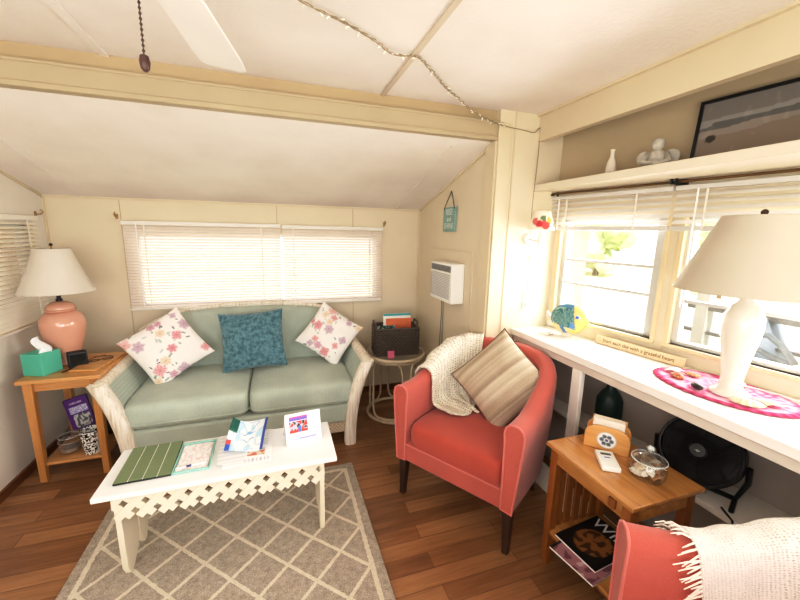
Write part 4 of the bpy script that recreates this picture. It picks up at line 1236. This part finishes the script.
for sd in (-1, 1):
    vs = [(0, sd*.03, .105)]; cc = [fishcol(0, 0)]
    for i in range(1, nr+1):
        t = i/nr
        for j in range(na):
            a = -pi + 2*pi*j/na; ox, oz = outline(a)
            x, z = ox*t, oz*t; vs.append((x, sd*.03*sqrt(max(0, 1-t*t)), z+.105)); cc.append(fishcol(x, z))
    ff = [(0, 1+j, 1+(j+1) % na) for j in range(na)] + [(1+(i-1)*na+j, 1+i*na+j, 1+i*na+(j+1) % na, 1+(i-1)*na+(j+1) % na) for i in range(1, nr) for j in range(na)]
    m.add(vs, ff); cols += cc
m.build('fish_body', M_vcg, fs_, cols=cols, smooth=180)
MXZ = Matrix(((1,0,0,0),(0,0,1,0),(0,1,0,0),(0,0,0,1)))
MB().prism([(-.095,.10),(-.13,.135),(-.135,.10),(-.115,.085)], -.008, .008, MXZ).prism([(-.095,.085),(-.12,.07),(-.11,.045),(-.08,.06)], -.008, .008, MXZ).build('tail_fin', M_bisque, fs_, bevel=.003)
MB().lathe([(.032,0),(.034,.004),(.028,.012),(.02,.02)], 24).build('foot', M_bisque, fs_)
scallop('tiny white seashell on the counter at the tail of the fish', (1.56, 1.755, ZK+.002), .5, .045, M_sh[1])

# ------------------------------------------------------------------ upper shelf things
ZU = 1.793
vz = thing('bud_vase', 'small slim white vase on the upper shelf, left of the figurine', 'vase', (1.62, 1.505, ZU))
MB().lathe([(.020,0),(.024,.01),(.026,.04),(.020,.075),(.010,.10),(.009,.125),(.012,.135),(.008,.134)], 24).build('vase_body', M_bisque, vz, smooth=60)
cb = thing('cherub_figurine', 'grey white winged cherub figurine on the upper shelf beside the picture', 'figurine', (1.66, 1.30, ZU), radians(-62))
m = MB(); m.sphere((0,-.004,.118), .024, .023, .026); m.sphere((0,.006,.062), .036, .028, .040)
m.tube([(-.034,.0,.080),(-.05,-.022,.045),(-.022,-.036,.040),(.012,-.036,.046)], [.013,.013,.011,.010], 10); m.tube([(.034,.0,.080),(.05,-.022,.045),(.022,-.038,.034),(-.012,-.040,.038)], [.013,.013,.011,.010], 10)
m.lathe([(.056,0),(.060,.008),(.056,.022),(.040,.032),(.001,.034)], 24)
m.build('cherub_body', M_figure, cb, smooth=180)
for sg in (-1, 1): MB().sphere((0,0,0), .034, .010, .036, M=T(sg*.050,.022,.066) @ RY(sg*.7)).build('wing', M_figure, cb, smooth=180)
MB().sphere((0,.000,.127), .0255, .024, .022).build('hair', M_figure, cb, smooth=180)
pf = thing('framed_picture', 'dark framed beach photograph leaning on the upper shelf', 'picture', W(1.10, -.07, ZU), TH)
Mq = RX(radians(-6))
def beach(u, v):
    n_ = noise.noise(V((u*3, v*14, 1)))*.06
    vv = v + n_ + .28*(.5-u)*.6
    if vv > .80: c = S(128,122,116)
    elif vv > .70: c = S(150,146,140)
    elif vv > .62: c = S(106,104,100)
    elif vv > .54: c = S(150,140,130)
    else: c = S(140,126,112)
    if noise.noise(V((u*24, v*5, 3))) > .35: c = mul(c, 1.12)
    if (u-.07)**2*4 + (v-.42)**2 < .003: c = S(66,60,56)
    if .15 < u < .32 and .02 < v < .14 and noise.noise(V((u*40, v*22, 9))) > .1: c = S(190,182,160)
    return c
w_, h_ = .72, .285
MB().box(-w_/2, w_/2, 0, .012, 0, h_, Mq).build('backing', M_black, pf)
q = MB(); t = .012
q.box(-w_/2, w_/2, -.008, 0, 0, t, Mq).box(-w_/2, w_/2, -.008, 0, h_-t, h_, Mq).box(-w_/2, -w_/2+t, -.008, 0, t, h_-t, Mq).box(w_/2-t, w_/2, -.008, 0, t, h_-t, Mq); q.build('frame', M_black, pf, bevel=.001)
paint_sheet('photo', w_-2*t, h_-2*t, beach, 120, 60, M_vc, pf, Mq @ T(0,-.002,h_/2) @ RX(pi/2), .001)

# ------------------------------------------------------------------ AC, sign, sconce, outlet
ac = thing('air_conditioner', 'white window air conditioner set through the alcove wall', 'air conditioner', (XA, 2.46, 1.0))
MB().box(-.10, .0, -.185, .185, 0, .285).build('housing', M_ac, ac, bevel=.008)
m = MB()
for i in range(9): m.box(-.104, -.10, -.165, .165, .225+.005*i*1.0, .2275+.005*i)
m.build('vent_louvre', M_dgrey, ac)
m = MB()
for i in range(16): m.box(-.1035, -.10, -.155, .155, .03+.0115*i, .037+.0115*i)
m.build('intake_grille', M_acg, ac)
MB().box(-.103, -.099, .16, .172, .03, .2).build('control_strip', M_acg, ac)
cdc = MB().tube([(XA-.02,2.60,1.0),(XA-.014,2.60,.90),(XA-.014,2.615,.6),(XA-.014,2.60,.25),(XA-.014,2.64,.1)], .004, 6).tube([(XA-.014,2.575,.99),(XA-.012,2.575,.7),(XA-.012,2.57,.3)], .003, 6).build('power_cord', pm('cord_grey', S(150,146,140), .6), None); tag(cdc, 'grey power cord hanging below the air conditioner on the alcove wall', 'cord')
sg_ = thing('hanging_sign', 'small teal plaque with pale lettering hung by twine on the alcove wall', 'sign', (XA, 2.53, 1.51), pi/2*-1)
# local x -> -Y world ; local -y -> toward room (-X)
MB().box(-.098, .098, -.018, -.004, 0, .178).build('sign_board', M_signt, sg_, bevel=.003)
MB().tube([(-.088,-.020,.165),(0,-.006,.295),(.088,-.020,.165)], .003, 6).build('twine', M_dkcord, sg_)
for t_, z, sz in (('RISE', .140, .062), ('and', .090, .05), ('SHINE', .040, .058)): text('sign_lettering', t_, sz, M_signl, sg_, T(0,-.0186,z) @ RX(pi/2))
sc_ = thing('wall_sconce', 'small swing arm wall sconce with a floral shade beside the right window', 'wall lamp', (1.492, YP, 1.47))
MB().lathe([(.001,-.016),(.03,-.015),(.038,-.004),(.038,0)], 24, RX(pi/2) @ Matrix.Scale(-1,4,(0,0,1))).build('backplate', M_cream, sc_)
MB().tube([(0,-.012,0),(.0,-.05,-.004),(.01,-.085,-.008),(.014,-.10,.0)], .006, 8).build('arm', M_cream, sc_)
MB().lathe([(.008,-.035),(.014,-.03),(.016,0),(.012,.035),(.008,.05)], 16, T(.014,-.10,.0)).build('candle_socket', M_cream, sc_)
m = MB(); R = []; cols = []
for i in range(18):
    t = i/17; r = .076 - .030*t; z = .058 + .112*t
    R.append([V((.014+r*cos(2*pi*j/56), -.10+r*sin(2*pi*j/56), z)) for j in range(56)])
m.rings(R, cap=False)
def scf(p):
    c = S(244,234,214)
    for (a, z, r, cl) in ((-1.9, .085, .026, S(226,96,96)), (-2.5, .095, .022, S(206,70,80)), (-1.5, .115, .018, S(226,178,90)), (-2.1, .128, .018, S(120,140,100)), (-.6, .12, .016, S(226,178,90)), (-2.9,.11,.02,S(216,120,110)), (-1.0,.085,.016,S(130,150,110))):
        q = V((.014+.062*cos(a), -.10+.062*sin(a), z))
        if (p-q).length < r: c = cl
    return c
m.build('floral_shade', vcol('shade_print', .8, .1), sc_, fix=False, cols=[scf(p) for p in m.v], smooth=180, solid=.0015)
ol = thing('wall_outlet', 'white wall outlet with plugged adapter above the counter corner', 'outlet', (1.525, YP, 1.08))
MB().box(-.035,.035,-.006,0,-.058,.058).build('cover_plate', M_dev, ol, bevel=.003)
MB().box(-.02,.02,-.03,-.006,-.045,-.01).build('adapter', M_ac, ol, bevel=.004); MB().tube([(0,-.028,-.03),(.005,-.04,-.07),(.0,-.035,-.12),(.01,-.03,-.165),(.02,-.04,-.17)], .003, 6).build('adapter_cord', M_dev, ol)

# string lights
M_wire = pm('string_wire', S(150,136,108), .5, .1); M_bulb = pm('mini_bulb', S(250,244,226), .2, .05)
base = [(-.1,1.17,ZC-.012),(.108,1.285,ZC-.022),(.243,1.36,ZC-.016),(.364,1.425,ZC-.022),(.456,1.50,ZC-.020),(.534,1.505,ZC-.012),(.587,1.53,ZC-.010),(.69,1.62,ZC-.022),(.783,1.72,ZC-.02),(.90,1.82,ZC-.024),(1.028,1.90,ZC-.045),(1.14,1.925,ZC-.07),(1.262,1.93,ZC-.092),(1.40,1.94,ZC-.10),(1.47,1.94,ZC-.105),(1.505,1.94,ZC-.075),(1.512,1.94,ZC-.10)]
def cr(P, n=10):
    out = []; P = [V(p) for p in P]
    for i in range(len(P)-1):
        p0, p1, p2, p3 = P[max(0,i-1)], P[i], P[i+1], P[min(len(P)-1,i+2)]
        for j in range(n):
            t = j/n
            out.append(.5*((2*p1)+(p2-p0)*t+(2*p0-5*p1+4*p2-p3)*t*t+(3*p1-p0-3*p2+p3)*t**3))
    out.append(P[-1]); return out
cl = cr(base, 14)
sl_ = thing('string_lights', 'pale mini string light strand swagged across the ceiling to the sconce', 'string lights', (0,0,0))
m = MB(); n_tw = 12*14
for ph in (0, pi):
    m.tube([p + V((.009*cos(i*.7+ph), .009*sin(i*.7+ph), .007*sin(i*.7+ph))) if i < n_tw else p + V((.0015*cos(ph),0,0)) for i, p in enumerate(cl)], .0022, 4)
down = cr([(1.512,1.94,2.10),(1.508,1.938,1.9),(1.500,1.938,1.75),(1.497,1.936,1.60),(1.49,1.925,1.47),(1.50,1.935,1.35),(1.51,1.94,1.22),(1.518,1.938,1.13)], 10)
m.tube(down, .0022, 4)
m.build('wire', M_wire, sl_)
bi = 0
def bulb(p, d):
    q = MB(); d = V(d).normalized(); q.tube([p, p+d*.006, p+d*.014, p+d*.02], [.0028,.0035,.003,.0008], 6); q.build('mini_bulb', M_bulb, sl_)
rnd = random.Random(12)
for i in range(6, n_tw, 4): bulb(cl[i], (rnd.uniform(-1,1), rnd.uniform(-1,1), rnd.uniform(-.8,.1)))
for i in range(42, len(down), 3): bulb(down[i], (rnd.uniform(-1,1), rnd.uniform(-1,-.1), rnd.uniform(-.5,.5)))

# ------------------------------------------------------------------ ceiling fan (mostly above the frame)
cf = thing('ceiling_fan', 'white ceiling fan with a dark pull chain at the top left', 'ceiling fan', (-.214, .83, 0))
MB().lathe([(.001,ZC-.0),(.075,ZC-.001),(.075,ZC-.02),(.03,ZC-.035),(.03,ZC-.05),(.10,ZC-.06),(.11,ZC-.10),(.10,ZC-.16),(.06,ZC-.185),(.04,ZC-.21),(.001,ZC-.215)], 32).build('motor_housing', M_fanw, cf, smooth=50)
for i in range(4):
    a = radians(82) + i*pi/2
    Mb_ = RZ(a) @ T(0,0,2.0) @ RX(radians(8))
    poly = [(.12,-.045),(.2,-.055),(.48,-.068),(.545,-.066),(.56,-.05),(.56,.05),(.545,.066),(.48,.068),(.2,.055),(.12,.045)]
    MB().prism(poly, -.003, .003, Mb_).build('fan_blade', M_fanw, cf, bevel=.002)
m = MB()
z = 1.80
pts = [(0,0,1.985), (0,0,1.80)]
m.tube(pts, .0012, 5)
while z < 1.985: m.sphere((0,0,z), .0028, nu=6, nv=4); z += .0085
m.build('pull_chain', M_dkcord, cf)
MB().lathe([(.002,1.803),(.007,1.80),(.009,1.79),(.007,1.779),(.003,1.774)], 14).build('chain_knob', pm('chain_knob_brown', S(62,36,28), .4), cf)

# ------------------------------------------------------------------ outdoors
M_lawn = None
k = NT('sunny_lawn'); v = k.coord()
M_lawn = k.set(k.ramp(k.math('ADD', k.math('MULTIPLY', k.noise(v, .6, 4), .6), k.math('MULTIPLY', k.noise(v, 14, 4), .4)), [(.35, S(206,206,150)), (.65, S(236,230,196))]), .95, spec=.05)
struct('ground', MB().box(-30, 40, -30, 40, -.72, -.70), M_lawn)
struct('gravel_drive', MB().box(9, 14, -30, 40, -.70, -.69), pm('gravel', S(168,164,156), .9, .15, 6))
M_leaf = pm('foliage_green', S(196,208,160), .8, .3, 4, .5, 9); M_bark = pm('bark', S(110,90,70), .9, .2, 8)
def tree(x, y, r, h, lbl):
    t_ = thing('tree', lbl, 'tree', (x, y, -.70)); m = MB(); rnd = random.Random(int(x*10+y))
    for i in range(26):
        c = V((rnd.gauss(0, r*.42), rnd.gauss(0, r*.42), h + rnd.gauss(0, r*.34)))
        b0 = len(m.v); rr = r*rnd.uniform(.25,.5); m.sphere(c, rr, nu=12, nv=8)
        for q in range(b0, len(m.v)): m.v[q] += V((noise.noise(m.v[q]*3), noise.noise(m.v[q]*3+V((9,0,0))), noise.noise(m.v[q]*3+V((0,9,0)))))*rr*.5
    m.build('crown', M_leaf, t_); MB().tube([(0,0,0),(.1,0,h*.5),(0,.1,h)], [.16,.12,.08], 8).build('trunk', M_bark, t_)
tree(15.5, 9.0, 1.1, 2.5, 'sunlit green tree seen through the window behind the fish')
tree(17, 16, 1.6, 2.0, 'paler green tree further left through the window behind the fish')
M_porch = pm('porch_white_paint', S(180,178,172), .6, .03); M_railg = pm('porch_rail_grey', S(112,112,110), .6, .05)
pr_ = thing('porch_railing', 'white and grey porch railing outside the window behind the cream lamp', 'railing', (3.0, .4, -.70))
MB().box(-.03,.03,-1.6,1.55,1.68,1.715).build('top_rail', M_railg, pr_); MB().box(-.02,.02,-1.6,1.55,1.50,1.52).build('lower_rail', M_railg, pr_)
for y in (1.40, -.9): MB().box(-.04,.04,y-.04,y+.04,0,1.95).build('post', M_porch, pr_)
M_gc = pm('garden_chair_grey', S(128,138,150), .5, .05)
gc = thing('garden_chair', 'pale grey plastic garden chair on the porch outside the right window', 'chair', (2.62, 1.16, .40), radians(-96))
# local x runs toward -Y (its front), arm loops droop to the front
def loop(y):
    return MB().tube([(-.15,y,.555),(-.07,y,.563),(0,y,.52),(.07,y,.441),(.035,y,.432),(-.04,y,.449),(-.125,y,.475),(-.145,y,.513)], .017, 8, True)
loop(.0).build('arm_loop', M_gc, gc, smooth=180); loop(.46).build('arm_loop', M_gc, gc, smooth=180)
MB().box(-.22,.22,.0,.46,.27,.30).build('seat', M_gc, gc, bevel=.01); MB().add([(-.20,.02,.29),(-.20,.44,.29),(-.30,.42,.60),(-.30,.04,.60)],[(0,1,2,3)]).build('backrest', M_gc, gc, solid=.025)
for sx in (-.19,.19):
    for sy in (.03,.43): MB().taper((sx,sy,0),.03,.03,(sx,sy,.27),.045,.045).build('leg', M_gc, gc)
for sy in (0, .46): MB().tube([(-.05,sy,.29),(-.04,sy,.45)], .014, 8).build('arm_post', M_gc, gc)
struct('porch_deck', MB().box(2.15, 3.3, -1.2, 2.6, .34, .40), pm('deck_pale', S(206,202,196), .8, .05))
struct('outside_shade_screen', MB().box(-3.2, -3.1, -2, 6, -.7, 2.6), pm('shade_screen_brown', S(132,104,78), .9, .15, 3, stretch=(1,8,1)))  # added brown screen that darkens what lies behind the left blind

GR = {'window_blind': 'venetian blinds on the windows', 'tub_armchair': 'pair of coral tub armchairs', 'throw_cushion': 'cushions on the green sofa', 'rod_hook': 'small brass curtain hooks',
      'paper_sheet': 'papers on the white bench', 'book': 'books in the wicker basket', 'end_table': 'oak end tables', 'table_lamp': 'table lamps', 'tree': 'trees outside'}
for o in list(COL.objects):
    if o.parent is None and 'label' in o:
        b = o.name.split('.')[0]
        if b in GR and 'group' not in o: o['group'] = GR[b]
        if b == 'seashell' and 'group' not in o: o['group'] = 'seashells on the counter'
        if b == 'magazine' and 'honey' in o['label']: o['group'] = 'magazines on the lower shelf'
# ------------------------------------------------------------------ light
wd = bpy.data.worlds.new('World'); SC.world = wd; wd.use_nodes = True
nt = wd.node_tree; nt.nodes.clear()
out = nt.nodes.new('ShaderNodeOutputWorld'); bg = nt.nodes.new('ShaderNodeBackground'); sky = nt.nodes.new('ShaderNodeTexSky')
sky.sky_type = 'HOSEK_WILKIE'; sky.sun_direction = V((.5,-.35,.8)).normalized(); sky.turbidity = 6; sky.ground_albedo = .5
mxr = nt.nodes.new('ShaderNodeMix'); mxr.data_type = 'RGBA'; mxr.inputs[0].default_value = .75; mxr.inputs[7].default_value = (1,.985,.96,1)
nt.links.new(sky.outputs[0], mxr.inputs[6]); nt.links.new(mxr.outputs[2], bg.inputs[0]); bg.inputs[1].default_value = 3.0
nt.links.new(bg.outputs[0], out.inputs[0])
def area(name, loc, target, sx, sy, power, col=(1,1,1)):
    l = bpy.data.lights.new(name, 'AREA'); l.shape = 'RECTANGLE'; l.size = sx; l.size_y = sy; l.energy = power; l.color = col
    o = bpy.data.objects.new(name, l); COL.objects.link(o); o.location = loc
    d = V(target) - V(loc); o.rotation_euler = d.to_track_quat('-Z', 'Y').to_euler(); return o
sn = bpy.data.lights.new('sun', 'SUN'); sn.energy = 6.5; sn.angle = radians(1.5); sn.color = (1,.95,.86)
so = bpy.data.objects.new('sun', sn); COL.objects.link(so); so.rotation_euler = (V((.15,.75,-1.0))).to_track_quat('-Z','Y').to_euler()
# daylight entering through the two right windows
area('window_wall_light', W(.36, .15, 1.28), W(.36, -1, 1.05), .6, .55, 24, (1,.99,.98))
area('window_wall_light', W(1.2, .15, 1.28), W(1.2, -1, 1.05), .85, .55, 20, (1,.99,.98))
area('window_wall_light', W(2.6, -.05, 1.30), W(2.4, -1, 1.1), 1.2, .7, 26, (1,.99,.98))  # unseen lamp inside the room; the wall has no window here
area('back_window_light', (-.08, YB+.25, 1.2), (-.08, 0, 1.0), 1.9, .6, 4, (1,.96,.95))
# added unseen fill lamps behind the viewer, the last aimed at the ceiling
area('fill_light', (-1.4, -.35, 1.5), (1.2, 2.7, 1.0), 1.0, .9, 20, (.97,.985,1.0))
area('fill_light', (1.0, -1.7, 1.6), (-1.4, 2.4, .5), 1.0, .9, 11, (.97,.99,1.0))
area('bounce_light', (-.1, -.6, 1.1), (-.1, .2, 2.2), 1.6, 1.2, 32, (.98,.99,1.0))

# ------------------------------------------------------------------ camera
cam = bpy.data.cameras.new('camera'); cam.sensor_width = 36; cam.lens = 36*363.8/800; cam.clip_start = .02
co = bpy.data.objects.new('camera', cam); COL.objects.link(co)
yaw, p, roll = .3238, .18509, .02074
f = V((sin(yaw)*cos(p), cos(yaw)*cos(p), -sin(p))); r0 = V((cos(yaw), -sin(yaw), 0)); u0 = r0.cross(f)
r1 = cos(roll)*r0 + sin(roll)*u0; u1 = -sin(roll)*r0 + cos(roll)*u0
Mc = Matrix((r1, u1, -f)).transposed().to_4x4(); Mc.translation = (0,0,1.5)
co.matrix_world = Mc; SC.camera = co
SC.view_settings.view_transform = 'Standard'; SC.view_settings.look = 'None'; SC.view_settings.exposure = 0.0
SC.view_settings.use_curve_mapping = True
cmap = SC.view_settings.curve_mapping; cv = cmap.curves[3]
cv.points.new(.10, .078); cv.points.new(.30, .285); cv.points.new(.62, .665)
cmap.update()
SC.cycles.use_denoising = True
SC.cycles.max_bounces = 10; SC.cycles.transparent_max_bounces = 16; SC.cycles.caustics_reflective = False; SC.cycles.caustics_refractive = False
SC.cycles.sample_clamp_indirect = 6
